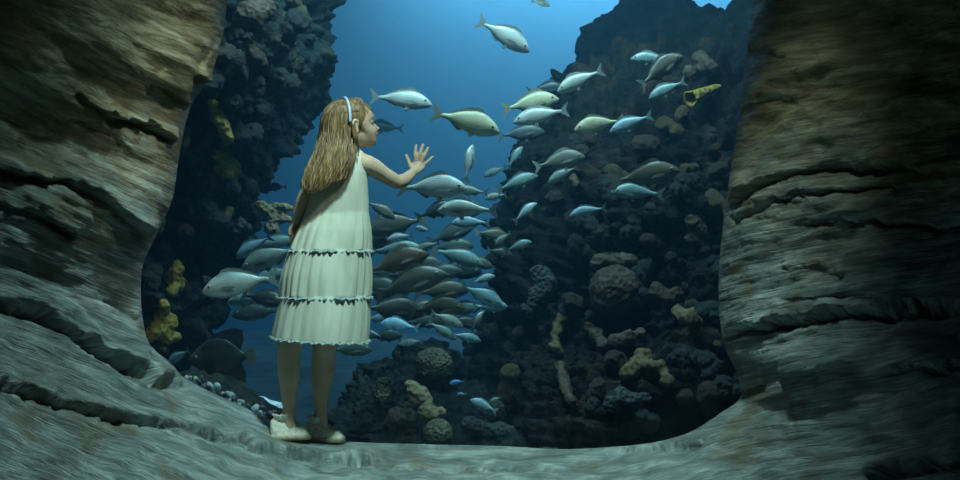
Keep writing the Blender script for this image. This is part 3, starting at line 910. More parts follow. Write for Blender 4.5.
def make_angelfish():
    root = empty('angelfish')
    prof = [(-0.36, 0.0, 0.055, 0.012), (-0.30, 0, 0.065, 0.022), (-0.22, 0, 0.16, 0.035), (-0.08, 0, 0.26, 0.06), (0.08, 0, 0.285, 0.075), (0.22, -0.01, 0.25, 0.07),
            (0.34, -0.02, 0.17, 0.055), (0.43, -0.03, 0.09, 0.04), (0.485, -0.035, 0.04, 0.02), (0.50, -0.035, 0.012, 0.008)]
    V, Fc = fish_body(prof)
    mesh_obj('body', V, Fc, M['fish_dark'], root)
    fin('tail_fin', [(-0.33, 0.05), (-0.40, 0.10), (-0.50, 0.12), (-0.51, 0.0), (-0.50, -0.12), (-0.40, -0.10), (-0.33, -0.05)], 0, root, M['fin'], 0, 0.01, root=(-0.33, 0))['label'] = 'paler tail fin'
    fin('dorsal_fin', [(0.20, 0.22), (0.10, 0.33), (-0.05, 0.38), (-0.20, 0.42), (-0.33, 0.38), (-0.34, 0.24), (-0.28, 0.08), (-0.05, 0.2)], 0, root, M['fin_dark'], 0, 0.01, root=(0, 0.2))
    fin('anal_fin', [(0.02, -0.24), (-0.05, -0.36), (-0.18, -0.42), (-0.32, -0.38), (-0.34, -0.24), (-0.28, -0.08), (-0.08, -0.2)], 0, root, M['fin_dark'], 0, 0.01, root=(0, -0.2))
    for s in (1, -1):
        fin('pectoral_fin', [(0.24, -0.02), (0.12, 0.03), (0.04, -0.03), (0.10, -0.09), (0.22, -0.06)], s * 0.075, root, M['fin_dark'], 0, 0.004, s * 0.3)
        fin('pelvic_fin', [(0.18, -0.22), (0.06, -0.36), (0.05, -0.25), (0.10, -0.2)], s * 0.03, root, M['fin_dark'], 0, 0.005, s * 0.2)
        e = ball('eye', (0.37, s * 0.046, 0.02), 0.022, root, M['iris'], 0.6)
        ball('pupil', (0.372, s * 0.056, 0.02), 0.013, e, M['eye'], 0.5)
    return root


PROTO = {}
for key, args in {'a': (1.12, 0.0, 'fish_silver', 'fin'), 'b': (1.0, 0.22, 'fish_silver', 'fin'), 'c': (1.2, -0.2, 'fish_grey', 'fin'), 'd': (1.08, 0.15, 'fish_grey', 'fin'),
                  'k': (1.15, 0.0, 'fish_dark', 'fin_dark')}.items():
    PROTO[key] = [make_fish(*args), False]
PROTO['z'] = [make_angelfish(), False]

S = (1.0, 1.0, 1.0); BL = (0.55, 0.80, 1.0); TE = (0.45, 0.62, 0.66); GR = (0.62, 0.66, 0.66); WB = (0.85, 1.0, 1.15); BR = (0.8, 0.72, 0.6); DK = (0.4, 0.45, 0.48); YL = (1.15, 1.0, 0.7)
# px, py, length px, heading (R/L), tilt (+ head up), yaw, depth, kind, tint, label
FISH = [
 (504, 35, 57, 'R', -27, 8, 5.6, 'a', S, 'silver fish swimming alone nose-down high in the open blue water'),
 (401, 99, 60, 'R', -5, 5, 5.7, 'b', S, 'silver fish just right of the head of the girl, highest beside her'),
 (466, 121, 68, 'R', -14, -6, 5.4, 'a', YL, 'pale gold fish with a wide forked tail above the raised hand'),
 (541, 3, 18, 'R', -8, 20, 7.5, 'b', YL, 'tiny pale yellow fish cut off by the top edge of the photo'),
 (385, 127, 36, 'L', 6, 0, 9.6, 'd', BL, 'faint blue ghostly fish far away right of the face of the girl'),
 (303, 123, 24, 'L', -72, 25, 7.4, 'b', S, 'pale fish diving nose-down left of the hair of the girl'),
 (530, 103, 56, 'R', 14, 5, 5.9, 'a', YL, 'pale golden fish rising, second fish below the lone top swimmer'),
 (541, 115, 54, 'L', -9, 8, 5.65, 'b', S, 'slim bright fish directly under the rising golden fish'),
 (521, 133, 46, 'R', 8, 0, 6.1, 'k', S, 'dark rounded fish below the slim bright fish at the reef edge'),
 (580, 80, 48, 'L', -22, 5, 5.6, 'b', S, 'slender fish angled down left with its tail at the hazy outcrop'),
 (546, 89, 38, 'R', 8, 0, 6.25, 'k', TE, 'dark fish hidden behind the rising golden fish'),
 (599, 124, 48, 'L', -8, 4, 5.5, 'a', YL, 'pale fish heading left in front of the reef, left one of the touching pair'),
 (631, 123, 43, 'L', -18, 10, 5.35, 'b', BL, 'bluish fish right behind the tail of the pale fish on the reef'),
 (651, 58, 38, 'L', 4, 10, 5.75, 'b', TE, 'dim blue fish highest on the right reef slope'),
 (660, 70, 52, 'R', 38, 5, 5.45, 'c', S, 'grey fish climbing steeply between the two dim blue fish'),
 (667, 89, 38, 'L', -22, 8, 5.7, 'b', TE, 'dim blue fish under the climbing grey fish'),
 (559, 161, 50, 'R', 15, -5, 5.5, 'c', S, 'grey silver fish heading up right with its head against the dark reef'),
 (563, 174, 32, 'L', -25, 15, 5.65, 'b', GR, 'pale fish tucked under the belly of the grey silver fish'),
 (517, 182, 42, 'R', 22, 8, 5.7, 'b', TE, 'grey-green fish low left of the grey silver fish at the reef edge'),
 (645, 175, 66, 'R', 13, -4, 5.4, 'd', BR, 'large brown fish on the dark reef right of centre'),
 (638, 192, 50, 'L', 6, 8, 5.5, 'b', TE, 'bluish fish swimming left just under the large brown fish'),
 (588, 211, 36, 'L', -10, 5, 5.4, 'b', BL, 'lone bluish fish low on the dark reef face'),
 (515, 157, 24, 'R', 58, 20, 6.3, 'b', TE, 'small fish standing almost upright right of the raised hand'),
 (495, 171, 24, 'L', -18, 20, 6.5, 'b', TE, 'small dim fish beside the almost upright small fish'),
 (469, 163, 30, 'R', 82, 35, 6.2, 'b', S, 'small pale fish hanging vertically between hand and reef'),
 (432, 187, 68, 'R', 2, -5, 5.25, 'a', S, 'big bright silver fish right below the raised arm'),
 (472, 191, 32, 'L', 8, 5, 5.5, 'b', GR, 'smaller silver fish meeting the nose of the big bright fish'),
 (496, 196, 22, 'L', -8, 25, 5.9, 'b', S, 'tiny silver fish behind the tail of the smaller silver fish'),
 (468, 209, 58, 'L', 3, 5, 5.3, 'b', S, 'bright long fish swimming left below the big bright fish'),
 (436, 211, 42, 'R', 18, 0, 5.6, 'k', TE, 'dark fish behind the head of the bright long fish'),
 (525, 212, 28, 'R', 42, 15, 5.6, 'b', WB, 'little whitish fish rising alone in front of the reef edge'),
 (400, 237, 26, 'L', -8, 10, 5.2, 'b', WB, 'little blue-white fish beside the dress at waist level'),
 (423, 229, 16, 'L', 12, 35, 5.4, 'b', WB, 'tiny pale fish right of the little blue-white fish'),
 (380, 209, 34, 'R', -28, 5, 5.6, 'd', GR, 'grey fish nosing downward just under the raised elbow'),
 (396, 224, 62, 'L', -8, 0, 5.75, 'c', GR, 'wide grey-brown fish behind the little blue-white fish'),
 (492, 234, 34, 'R', -6, 8, 5.8, 'd', BR, 'brown fish in the middle of the shoal near the reef edge'),
 (503, 238, 18, 'L', -28, 30, 5.5, 'b', S, 'tiny silver fish on the flank of the brown shoal fish'),
 (518, 246, 28, 'R', 22, 8, 5.5, 'b', TE, 'pale teal fish at the right rim of the shoal'),
 (471, 222, 38, 'L', 2, 5, 5.75, 'b', BL, 'slim blue fish under the bright long fish'),
 (450, 234, 46, 'R', 22, 0, 5.9, 'd', TE, 'dim teal fish slanting upward in the middle of the shoal'),
 (457, 256, 52, 'R', -14, 3, 5.7, 'b', TE, 'teal fish slanting down right through the middle of the shoal'),
 (396, 262, 64, 'R', 20, 0, 5.25, 'c', (0.55, 0.42, 0.32), 'dark brown fish rising right from the side of the dress'),
 (409, 283, 74, 'R', 20, -4, 5.2, 'd', GR, 'big grey fish rising right from behind the dress seam'),
 (441, 291, 54, 'R', 6, 5, 5.5, 'd', BR, 'brown-grey fish right of the big grey fish'),
 (437, 308, 54, 'R', 5, 0, 5.35, 'c', BR, 'broad brown fish under the brown-grey fish'),
 (392, 309, 62, 'R', -3, 5, 5.35, 'c', DK, 'broad dark fish beside the lower tier of the dress'),
 (482, 295, 46, 'R', -24, 0, 5.3, 'a', BL, 'teal silver fish nosing down at the right tip of the shoal'),
 (490, 306, 34, 'R', 3, 8, 5.5, 'a', BL, 'silver-blue fish just below the right tip of the shoal'),
 (447, 319, 34, 'R', -22, 10, 5.3, 'b', GR, 'small grey fish sinking below the broad brown fish'),
 (400, 325, 38, 'L', 10, 5, 5.15, 'a', (0.5, 0.85, 1.25), 'bright blue fish low beside the dress'),
 (411, 342, 24, 'L', -6, 20, 5.3, 'b', WB, 'pale little fish under the bright blue fish'),
 (466, 337, 30, 'R', -12, 12, 5.5, 'b', BL, 'pale blue fish over the round coral head'),
 (477, 321, 20, 'R', 60, 25, 5.45, 'b', S, 'small silver fish turned upward at the lower right of the shoal'),
 (455, 270, 52, 'R', 0, 0, 6.1, 'k', TE, 'dark teal fish in the shadowed heart of the shoal'),
 (483, 279, 24, 'R', 18, 20, 5.5, 'b', WB, 'small blue-white fish over the right tip of the shoal'),
 (373, 334, 20, 'L', 10, 25, 5.4, 'b', BL, 'little bluish fish touching the hem of the dress on the right'),
 (396, 250, 56, 'R', 4, 0, 5.55, 'b', TE, 'teal fish above the dark brown fish beside the dress'),
 (428, 246, 26, 'L', -14, 15, 5.4, 'b', GR, 'small grey fish above the middle of the shoal'),
 (240, 283, 74, 'L', -9, -4, 5.1, 'a', S, 'large bright fish nearest the left reef wall'),
 (271, 257, 62, 'L', -18, 0, 5.25, 'a', GR, 'large silver fish touching the left edge of the dress'),
 (254, 246, 42, 'L', -28, 5, 5.5, 'b', BL, 'bluish fish above the large silver fish left of the dress'),
 (284, 241, 42, 'L', -6, 5, 5.6, 'b', TE, 'dim fish behind the hanging hand of the girl'),
 (263, 298, 44, 'R', -8, 0, 5.3, 'k', S, 'dark fish under the tail of the large bright left fish'),
 (247, 299, 40, 'L', -5, 8, 5.45, 'b', BL, 'blue-grey fish half hidden under the belly of the large bright left fish'),
 (258, 312, 50, 'L', -3, 0, 5.7, 'd', TE, 'long dim fish lowest of the pack left of the dress'),
 (287, 303, 36, 'R', -40, 10, 5.5, 'b', BL, 'pale blue fish diving behind the left edge of the dress'),
 (276, 274, 44, 'L', -14, 5, 5.5, 'b', TE, 'teal fish between the two large fish left of the dress'),
 (179, 356, 28, 'L', -25, 25, 5.3, 'b', BL, 'blue fish half hidden in front of the nose of the dark angelfish'),
 (277, 187, 20, 'L', 0, 20, 6.6, 'k', S, 'small dark fish above the finger sponge'),
 (457, 382, 15, 'L', -8, 5, 5.0, 'b', (0.25, 0.6, 1.5), 'tiny vivid blue fish over the middle mound'),
 (462, 394, 9, 'L', 5, 5, 5.1, 'b', (0.3, 0.65, 1.4), 'minute blue fish just below the tiny vivid blue one'),
 (484, 405, 28, 'L', 25, 10, 5.3, 'b', BL, 'pale bluish fish by the dim coral head right of the mound'),
 (496, 399, 12, 'L', -20, 20, 5.35, 'b', WB, 'minute pale fish over the back of the pale bluish fish'),
 (350, 349, 42, 'R', 3, 5, 5.2, 'c', TE, 'grey fish below the hem of the dress'),
 (437, 274, 50, 'R', 12, 0, 5.85, 'd', TE, 'dim teal fish above the brown-grey shoal fish'),
 (376, 285, 50, 'R', -8, 0, 5.7, 'd', TE, 'dim fish mostly hidden behind the middle tier of the dress'),
 (425, 262, 40, 'R', -10, 5, 6.0, 'd', GR, 'dull grey fish in the upper middle of the shoal'),
 (470, 308, 40, 'L', -6, 5, 5.75, 'b', TE, 'dim teal fish behind the lower right of the shoal'),
 (418, 309, 44, 'R', 10, 5, 5.8, 'd', GR, 'dim grey fish between the broad dark and the broad brown fish'),
 (442, 330, 32, 'R', -30, 5, 5.6, 'b', TE, 'dim teal fish slanting down above the round coral head'),
 (375, 246, 44, 'R', 10, 0, 5.8, 'd', DK, 'dark fish behind the little blue-white fish by the dress'),
 (378, 318, 30, 'R', 8, 5, 5.6, 'b', BL, 'bluish fish between the dress and the bright blue fish'),
 (500, 252, 26, 'R', -10, 10, 5.9, 'd', DK, 'dim fish left of the pale teal rim fish'),
 (386, 272, 46, 'R', 4, 0, 5.9, 'd', TE, 'dim teal fish peeking out under the dark brown fish by the dress'),
 (382, 296, 40, 'R', -6, 0, 5.95, 'd', DK, 'shadowy fish between the big grey and the broad dark fish'),
 (452, 246, 42, 'R', 6, 0, 6.2, 'd', TE, 'shadowy teal fish crossing behind the middle of the shoal'),
 (476, 262, 34, 'R', -12, 5, 6.1, 'd', TE, 'dim teal fish against the reef edge, above the little blue-white fish'),
 (424, 322, 40, 'R', 4, 5, 5.9, 'd', TE, 'dim fish over the pale little fish, lower middle of the shoal'),
 (463, 322, 36, 'R', -8, 5, 5.9, 'd', DK, 'shadowy fish over the pale blue fish at the bottom of the shoal'),
 (412, 247, 34, 'L', 6, 5, 6.0, 'd', TE, 'small shadowy fish under the wide grey-brown fish'),
 (385, 336, 34, 'R', 6, 8, 5.8, 'd', TE, 'dim fish low beside the hem of the dress, under the bright blue fish'),
 (222, 357, 66, 'L', -2, 8, 5.2, 'z', S, 'big dark angelfish with tall fins at the foot of the left reef wall'),
]


def set_color(o, c):
    o.color = (*c, 1)
    for ch in o.children: set_color(ch, c)


for (px, py, L, hd, tilt, yaw, d, kind, tint, lab) in FISH:
    pr = PROTO[kind]
    o = pr[0] if not pr[1] else copy_tree(pr[0])
    pr[1] = True
    cp = math.cos(math.radians(yaw))
    sc_ = 1.05 * L / F * d / max(cp, 0.6)
    rz = math.radians(yaw) if hd == 'R' else math.pi - math.radians(yaw)
    o.matrix_world = Matrix.Translation(P(px, py, d)) @ Matrix.Rotation(rz, 4, 'Z') @ Matrix.Rotation(-math.radians(tilt), 4, 'Y') @ Matrix.Rotation(math.radians(rnd.uniform(-8, 8)), 4, 'X') @ Matrix.Diagonal((sc_, sc_, sc_, 1))
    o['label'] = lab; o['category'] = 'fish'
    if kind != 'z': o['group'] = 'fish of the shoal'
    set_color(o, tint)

# ------------------------------------------------------------------ the girl
DG = 4.17
girl = empty('person', P(322, 437, DG))
tag(girl, 'girl with long light brown hair in a white tiered dress, palm raised to the glass', 'person')
bpy.context.view_layer.update()
G0 = girl.location.copy()


def gobj(name, V, Fc, mat, parent=None):
    """world-space vertices, stored relative to the girl's origin"""
    V = [(v[0] - G0.x, v[1] - G0.y, v[2] - G0.z) for v in V]
    return mesh_obj(name, V, Fc, mat, parent or girl)


def tube(pts, rad, n=14, flat=None, sub=5):
    """closed tapering tube through world points; returns verts, faces"""
    pts = [Vector(p) for p in pts]
    pp, rr = [], []
    N = len(pts)
    for i in range(N - 1):
        p0, p1, p2, p3 = pts[max(i - 1, 0)], pts[i], pts[i + 1], pts[min(i + 2, N - 1)]
        for k in range(sub):
            t = k / sub
            pp.append(0.5 * ((2 * p1) + (p2 - p0) * t + (2 * p0 - 5 * p1 + 4 * p2 - p3) * t * t + (3 * p1 - p0 - 3 * p2 + p3) * t ** 3))
            s = t * t * (3 - 2 * t); rr.append(rad[i] * (1 - s) + rad[i + 1] * s)
    pp.append(pts[-1]); rr.append(rad[-1])
    # rounded ends
    a = (pp[0] - pp[1]).normalized(); b = (pp[-1] - pp[-2]).normalized()
    r0, r1 = rr[0], rr[-1]; p0, p1 = pp[0], pp[-1]
    pre = [(p0 + a * r0 * math.sin(x), r0 * math.cos(x)) for x in (1.45, 1.0, 0.5)]
    post = [(p1 + b * r1 * math.sin(x), r1 * math.cos(x)) for x in (0.5, 1.0, 1.45)]
    pp = [x[0] for x in pre] + pp + [x[0] for x in post]; rr = [x[1] for x in pre] + rr + [x[1] for x in post]
    V, Fc = [], []
    ref = Vector((0, 1, 0))
    for i, (p, r) in enumerate(zip(pp, rr)):
        t = (pp[min(i + 1, len(pp) - 1)] - pp[max(i - 1, 0)]).normalized()
        s = t.cross(ref)
        if s.length < 1e-3: s = t.cross(Vector((1, 0, 0)))
        s.normalize(); q = s.cross(t).normalized(); ref = q
        for k in range(n):
            an = 2 * math.pi * k / n
            V.append(p + s * math.cos(an) * r + q * math.sin(an) * r * (flat or 1))
    m_ = len(pp)
    for i in range(m_ - 1):
        for k in range(n):
            Fc.append((i * n + k, i * n + (k + 1) % n, (i + 1) * n + (k + 1) % n, (i + 1) * n + k))
    Fc.append(tuple(range(n))[::-1]); Fc.append(tuple((m_ - 1) * n + k for k in range(n)))
    return V, Fc


def foot_depth(ax, ay):
    best = min(np.arange(4.0, 4.30, 0.01), key=lambda d: abs(ledge_z(ax, d) - P(ax, ay, d).z))
    return float(best) - DG


FD1 = foot_depth(286, 438); FD2 = foot_depth(322, 441)


class Acc:
    def __init__(s): s.V, s.F = [], []
    def add(s, VF):
        b = len(s.V); s.V += [tuple(v) for v in VF[0]]; s.F += [tuple(i + b for i in f) for f in VF[1]]; return s


def Q(px, py, dd=0.0): return P(px, py, DG + dd)


# head ----------------------------------------------------------------
HF = Vector((0.90, 0.36, 0.16)).normalized(); HR = HF.cross(Vector((0, 0, 1))).normalized(); HU = HR.cross(HF).normalized()
HC = Q(351, 126.5, 0.0); HS = 1.03


def H2W(f, s, u): return HC + (HF * f + HR * s + HU * u) * HS


SM = [(90, .086), (60, .088), (35, .088), (20, .085), (5, .079), (-10, .079), (-22, .084), (-30, .090), (-38, .096), (-46, .099), (-55, .090), (-75, .075), (-100, .068), (-130, .075), (-160, .090), (-180, .097), (-220, .098), (-245, .092), (-270, .086)]
DT = [(90, .086), (60, .088), (35, .089), (20, .087), (8, .085), (1, .0800), (-5, .088), (-10.5, .1005), (-14, .099), (-18, .0890), (-22, .0930), (-25, .0900), (-28.5, .0965), (-33, .0925), (-39, .1005), (-46, .1015), (-55, .091), (-75, .075), (-100, .068)]


def head_mesh(sub=5, off=0.0):
    v0, f0 = ico(sub)
    out = []
    sx = np.array([a for a, _ in SM][::-1], float); sy = np.array([b for _, b in SM][::-1])
    dx = np.array([a for a, _ in DT][::-1], float); dy = np.array([b for _, b in DT][::-1])
    for x, y, z in v0:
        lat = math.asin(max(-1, min(1, y)))
        phi = math.degrees(math.atan2(z, x))
        if phi > 90: phi -= 360
        rs = float(np.interp(phi, sx, sy))
        if phi > -100:
            rd = float(np.interp(phi, dx, dy))
            sg = 0.17 if phi > -20 else (0.30 if phi > -36 else 0.42)
            rs = rs + (rd - rs) * math.exp(-(lat / sg) ** 2)
        W = float(np.interp(phi, [-270, -200, -120, -80, -50, -30, 0, 40, 90], [.070, .070, .052, .046, .044, .054, .062, .066, .070]))
        c = math.cos(lat)
        fx, uz, sd = rs * math.cos(math.radians(phi)) * c, rs * math.sin(math.radians(phi)) * c, W * math.sin(lat)
        # eye sockets and cheeks
        for s in (1, -1):
            g = math.exp(-((sd - s * .030) / .014) ** 2 - ((uz - .003) / .011) ** 2) * (fx > 0)
            fx -= 0.008 * g
            g2 = math.exp(-((sd - s * .034) / .018) ** 2 - ((uz + .026) / .016) ** 2) * (fx > 0)
            fx += 0.006 * g2
        out.append(H2W(fx + off * x, sd + off * y, uz + off * z))
    return out, f0


body = Acc()
body.add(head_mesh(5))
# ears
for s in (1, -1):
    body.add(tube([H2W(-.004, s * .066, -.026), H2W(-.010, s * .074, -.012), H2W(-.014, s * .077, .004), H2W(-.008, s * .077, .014), H2W(.002, s * .073, .012), H2W(.004, s * .069, .0)], [.006, .0055, .0055, .0055, .005, .004], 10))
    body.add(tube([H2W(-.003, s * .066, -.020), H2W(-.005, s * .070, .004)], [.008, .009], 10, 0.6))
# neck, torso
body.add(tube([H2W(-.020, 0, -.02), Q(347, 147, 0), Q(345, 158, 0.0), Q(344, 172, 0)], [.040, .031, .032, .045], 20))
body.add(tube([Q(343, 166, 0), Q(342, 180, 0), Q(339, 200, 0), Q(336, 218, 0), Q(330, 248, 0), Q(326, 275, 0)], [.052, .066, .064, .064, .082, .080], 24))
body.add(tube([Q(323, 165, 0.0), Q(335, 160, 0.0), Q(350, 158, 0), Q(366, 163, -.01)], [.026, .032, .032, .029], 16))
# raised right arm
SH = Q(366, 164, -.01); EL = Q(397, 182, .08); WR = Q(412, 173, .205)
body.add(tube([SH, Q(374, 168, .01), Q(386, 176, .045), EL], [.033, .032, .0275, .0245], 18))
body.add(tube([EL, Q(402, 181, .11), Q(407, 178, .15), WR], [.0245, .0245, .021, .0165], 18))
# raised hand: palm, four fingers and thumb against the glass
HD = .232
for (x, y) in ((415.2, 162.5), (418.6, 161.5), (421.6, 163), (424, 166)):
    body.add(tube([WR + Vector((0, .004, .0)), Q((412 + x) / 2 + 1, (173 + y) / 2, HD - .006), Q(x, y, HD)], [.0135, .0125, .0090], 12, 0.8))
for pts, r in ((((415.4, 162), (415.3, 156), (415.6, 150.5), (416.2, 145.5)), .0072),
               (((418.8, 160.5), (420.0, 154.5), (421.4, 149.5), (423.0, 144.8)), .0074),
               (((421.8, 162), (423.8, 157), (425.8, 152.5), (428.0, 148.3)), .0070),
               (((424.0, 165.5), (426.8, 162.5), (429.6, 159.8), (432.6, 157.0)), .0062)):
    q = [Q(pts[0][0], pts[0][1], HD), Q(pts[1][0], pts[1][1], HD - .004), Q(pts[2][0], pts[2][1], HD + .001), Q(pts[3][0], pts[3][1], HD + .006)]
    body.add(tube(q, [r * 1.08, r, r * .95, r * .8], 12))
body.add(tube([Q(412.6, 170, HD - .010), Q(409.8, 164.5, HD - .004), Q(408.2, 160, HD), Q(406.3, 155.6, HD + .005)], [.0105, .0085, .0073, .0062], 12))
# hanging left arm and hand
body.add(tube([Q(323, 167, 0), Q(314, 180, .0), Q(304, 198, -.01), Q(299, 212, .0), Q(296.5, 222, .01)], [.029, .027, .023, .021, .0155], 16))
body.add(tube([Q(296.5, 222, .01), Q(295, 229, .01), Q(294, 233, .01)], [.015, .018, .015], 12, 0.6))
for k, (x1, y1, x2, y2) in enumerate(((291.8, 236, 290.3, 242), (293.2, 238.5, 291.6, 245), (295, 239, 293.6, 245.5), (296.8, 238, 295.6, 243.5))):
    dd = .0 + .006 * k
    body.add(tube([Q(293 + k * 1.0, 231, dd + .005), Q(x1, y1, dd), Q(x2, y2, dd + .006)], [.0075, .007, .0056], 10))
body.add(tube([Q(293.5, 225, -.0), Q(290.6, 229, -.008), Q(289.6, 234, -.010)], [.008, .0072, .0058], 10))
# legs
for pts, dd in ((((305, 285, .078), (296, 318, .056), (290, 345, .041), (288.5, 358, .0385), (289, 374, .0385), (289, 392, .029), (289, 407, .0215), (288.5, 420, .022), (289, 430, .022)), FD1),
                (((338, 285, .078), (331, 318, .056), (325, 345, .043), (323.5, 358, .0405), (323, 374, .040), (321.5, 392, .030), (321, 407, .0225), (321, 420, .023), (322, 430, .022)), FD2)):
    body.add(tube([Q(x, y, dd * min(1, (y - 260) / 100)) for x, y, r in pts], [r for x, y, r in pts], 22))

t = NT('skin'); c = t.coord(); nn = t.noise(c, 14, 4)
t.bsdf(t.ramp(nn, [(0.3, (0.56, 0.41, 0.30)), (0.7, (0.68, 0.52, 0.39))]), 0.5, t.bump(t.noise(c, 120, 3), 0.15, 0.002), Subsurface_Weight=0.08, Specular_IOR_Level=0.35)
bpy.data.materials['skin'].node_tree.nodes['Principled BSDF'].inputs['Subsurface Radius'].default_value = (0.012, 0.005, 0.003)
t.m['x'] = 1
SKIN = t.m
bo = gobj('body', body.V, body.F, SKIN)
md = bo.modifiers.new('r', 'REMESH'); md.mode = 'VOXEL'; md.voxel_size = 0.0023; md.use_smooth_shade = True
ms = bo.modifiers.new('s', 'SMOOTH'); ms.factor = 0.5; ms.iterations = 3
bake(bo)

# eyes, brows, lips
for s in (1, -1):
    v, f = ICO[3]
    e = gobj('eye', [tuple(H2W(.0630, s * .0280, .004) + Vector(p) * .0095) for p in v], f, simple('eye_white', (0.28, 0.28, 0.26), 0.4, bump=0))
    gobj('iris', [tuple(H2W(.0702, s * .0292, .005) + Vector(p) * .0046) for p in v], f, simple('iris', (0.05, 0.08, 0.09), 0.2, bump=0), e)
    gobj('eyebrow', *tube([H2W(.079, s * .016, .020), H2W(.079, s * .028, .023), H2W(.071, s * .042, .019)], [.0014, .0022, .001], 8), simple('brow', (0.16, 0.10, 0.05), 0.8))
lp = Acc()
lp.add(tube([H2W(.0740, .020, -.0375), H2W(.0822, .009, -.0365), H2W(.0852, 0, -.0370), H2W(.0822, -.009, -.0365), H2W(.0740, -.020, -.0375)], [.0012, .0028, .0030, .0028, .0012], 10))
lp.add(tube([H2W(.0740, .019, -.0390), H2W(.0805, .008, -.0435), H2W(.0838, 0, -.0445), H2W(.0805, -.008, -.0435), H2W(.0740, -.019, -.0390)], [.001, .0032, .0036, .0032, .001], 10))
gobj('lips', lp.V, lp.F, simple('lip', (0.45, 0.22, 0.17), 0.45, bump=0))

# ------------------------------------------------------------------ hair
HROWS = [(97.5, 345, 358, 4.175, .020), (99, 340, 362, 4.175, .040), (102, 332, 363, 4.172, .060), (107, 326, 362, 4.17, .073), (113, 322.5, 358, 4.168, .079), (121, 320.5, 356, 4.165, .081),
         (130, 320, 357, 4.16, .079), (140, 318, 357, 4.145, .072), (150, 315, 356, 4.120, .060), (160, 311, 354, 4.098, .047), (170, 307, 350, 4.082, .040), (180, 304, 345, 4.074, .036),
         (188, 303, 336, 4.070, .030), (195, 305, 326, 4.068, .022), (200, 307, 320, 4.068, .012)]
HA = np.array(HROWS)


def hair_pt(v, th, rho=1.0, dx=0.0, dD=0.0):
    xl, xr, dc, tk = (float(np.interp(v, HA[:, 0], HA[:, c])) for c in (1, 2, 3, 4))
    mid, hf = (xl + xr) / 2, (xr - xl) / 2
    return P(mid + hf * math.cos(th) * rho + dx, v, dc - tk * math.sin(th) * rho + dD)


hair = Acc()
NA, NR = 220, 120
V, Fc = [], []
ths = np.linspace(0, 2 * np.pi, NA, endpoint=False); vs_ = np.linspace(97.5, 192, NR)
aa, vv = np.meshgrid(ths, vs_)
npn = np.stack([np.cos(aa) * 7, np.sin(aa) * 7, vv / 26], -1).reshape(-1, 3)
gr = fbm(npn, 3, 0.6).reshape(aa.shape)
for i, v in enumerate(vs_):
    for j, th in enumerate(ths):
        x_ = math.cos(th)
        wave = 1.6 * math.sin((v - 150) / 9 + 2 * x_) * sstep(140, 180, v)
        lim = 192 - 13 * max(0, x_ + 0.1)
        vq = 97.5 + (lim - 97.5) * (v - 97.5) / (192 - 97.5)
        k = (v - 97.5) / 94.5
        rho = (1.0 if v < 128 else 0.97) + 0.075 * gr[i, j] * (0.4 + 0.9 * k)
        V.append(hair_pt(vq, th, rho, float(wave)))
for i in range(NR - 1):
    for j in range(NA):
        Fc.append((i * NA + j, i * NA + (j + 1) % NA, (i + 1) * NA + (j + 1) % NA, (i + 1) * NA + j)[::-1])
Fc.append(tuple(range(NA))); Fc.append(tuple((NR - 1) * NA + j for j in range(NA))[::-1])
hair.add((V, Fc))
# front cap over the scalp
v0, f0 = ICO[4]
cap = []
CR = (.070, .0750, .066); CC = (-.008, 0, .029)
gc = fbm(np.stack([v0[:, 0] * 12, v0[:, 1] * 2, v0[:, 2] * 2], 1), 3)
for (x, y, z), g in zip(v0, gc):
    k = 1 + 0.012 * g
    cap.append(H2W(CC[0] + CR[0] * x * k, CC[1] + CR[1] * y * k, CC[2] + CR[2] * z * k))
hair.add((cap, f0))


def strand(pts, r):
    n = len(pts)
    rr = [r * (0.55 + 0.45 * min(1, i / 3)) * (1 - 0.75 * max(0, (i / (n - 1) - 0.55) / 0.45)) for i in range(n)]
    V, Fc = [], []
    for i, (p, q_) in enumerate(zip(pts, rr)):
        t_ = (pts[min(i + 1, n - 1)] - pts[max(i - 1, 0)]).normalized()
        s = t_.cross(Vector((0.1, 1, 0.05))).normalized(); q = s.cross(t_)
        for an in (0.3, 1.9, 3.5, 5.1):
            V.append(p + s * math.cos(an) * q_ + q * math.sin(an) * q_ * 0.7)
    for i in range(n - 1):
        for k in range(4):
            Fc.append((i * 4 + k, i * 4 + (k + 1) % 4, (i + 1) * 4 + (k + 1) % 4, (i + 1) * 4 + k))
    Fc.append((3, 2, 1, 0)); Fc.append(tuple((n - 1) * 4 + k for k in range(4)))
    hair.add((V, Fc))


for cl in range(90):
    th0 = math.pi * rnd.uniform(-0.12, 1.12)
    x_ = math.cos(th0)
    end = 195 - 16 * max(0, x_ + 0.1) + rnd.uniform(-12, 5)
    start = rnd.choice([99, 100, 102, 106, 112, 125])
    ph = rnd.uniform(0, 6.28); amp = rnd.uniform(0.6, 2.2); tw = rnd.uniform(-0.18, 0.18)
    for st in range(7):
        o1, o2 = rnd.uniform(-0.06, 0.06), rnd.uniform(0.965, 1.02)
        pts = []
        n = 22
        for i in range(n):
            k = i / (n - 1); v = start + (end + rnd.uniform(-0.3, 0.3) - start) * k
            wv = amp * math.sin(v / 8.5 + ph) * float(sstep(125, 175, v))
            pts.append(hair_pt(v, th0 + tw * k + o1 * (1 - 0.75 * k ** 2), o2 + 0.02 * k, wv + o1 * 6 * math.sin(k * 3), -0.002))
        strand(pts, rnd.uniform(.0010, .0022))
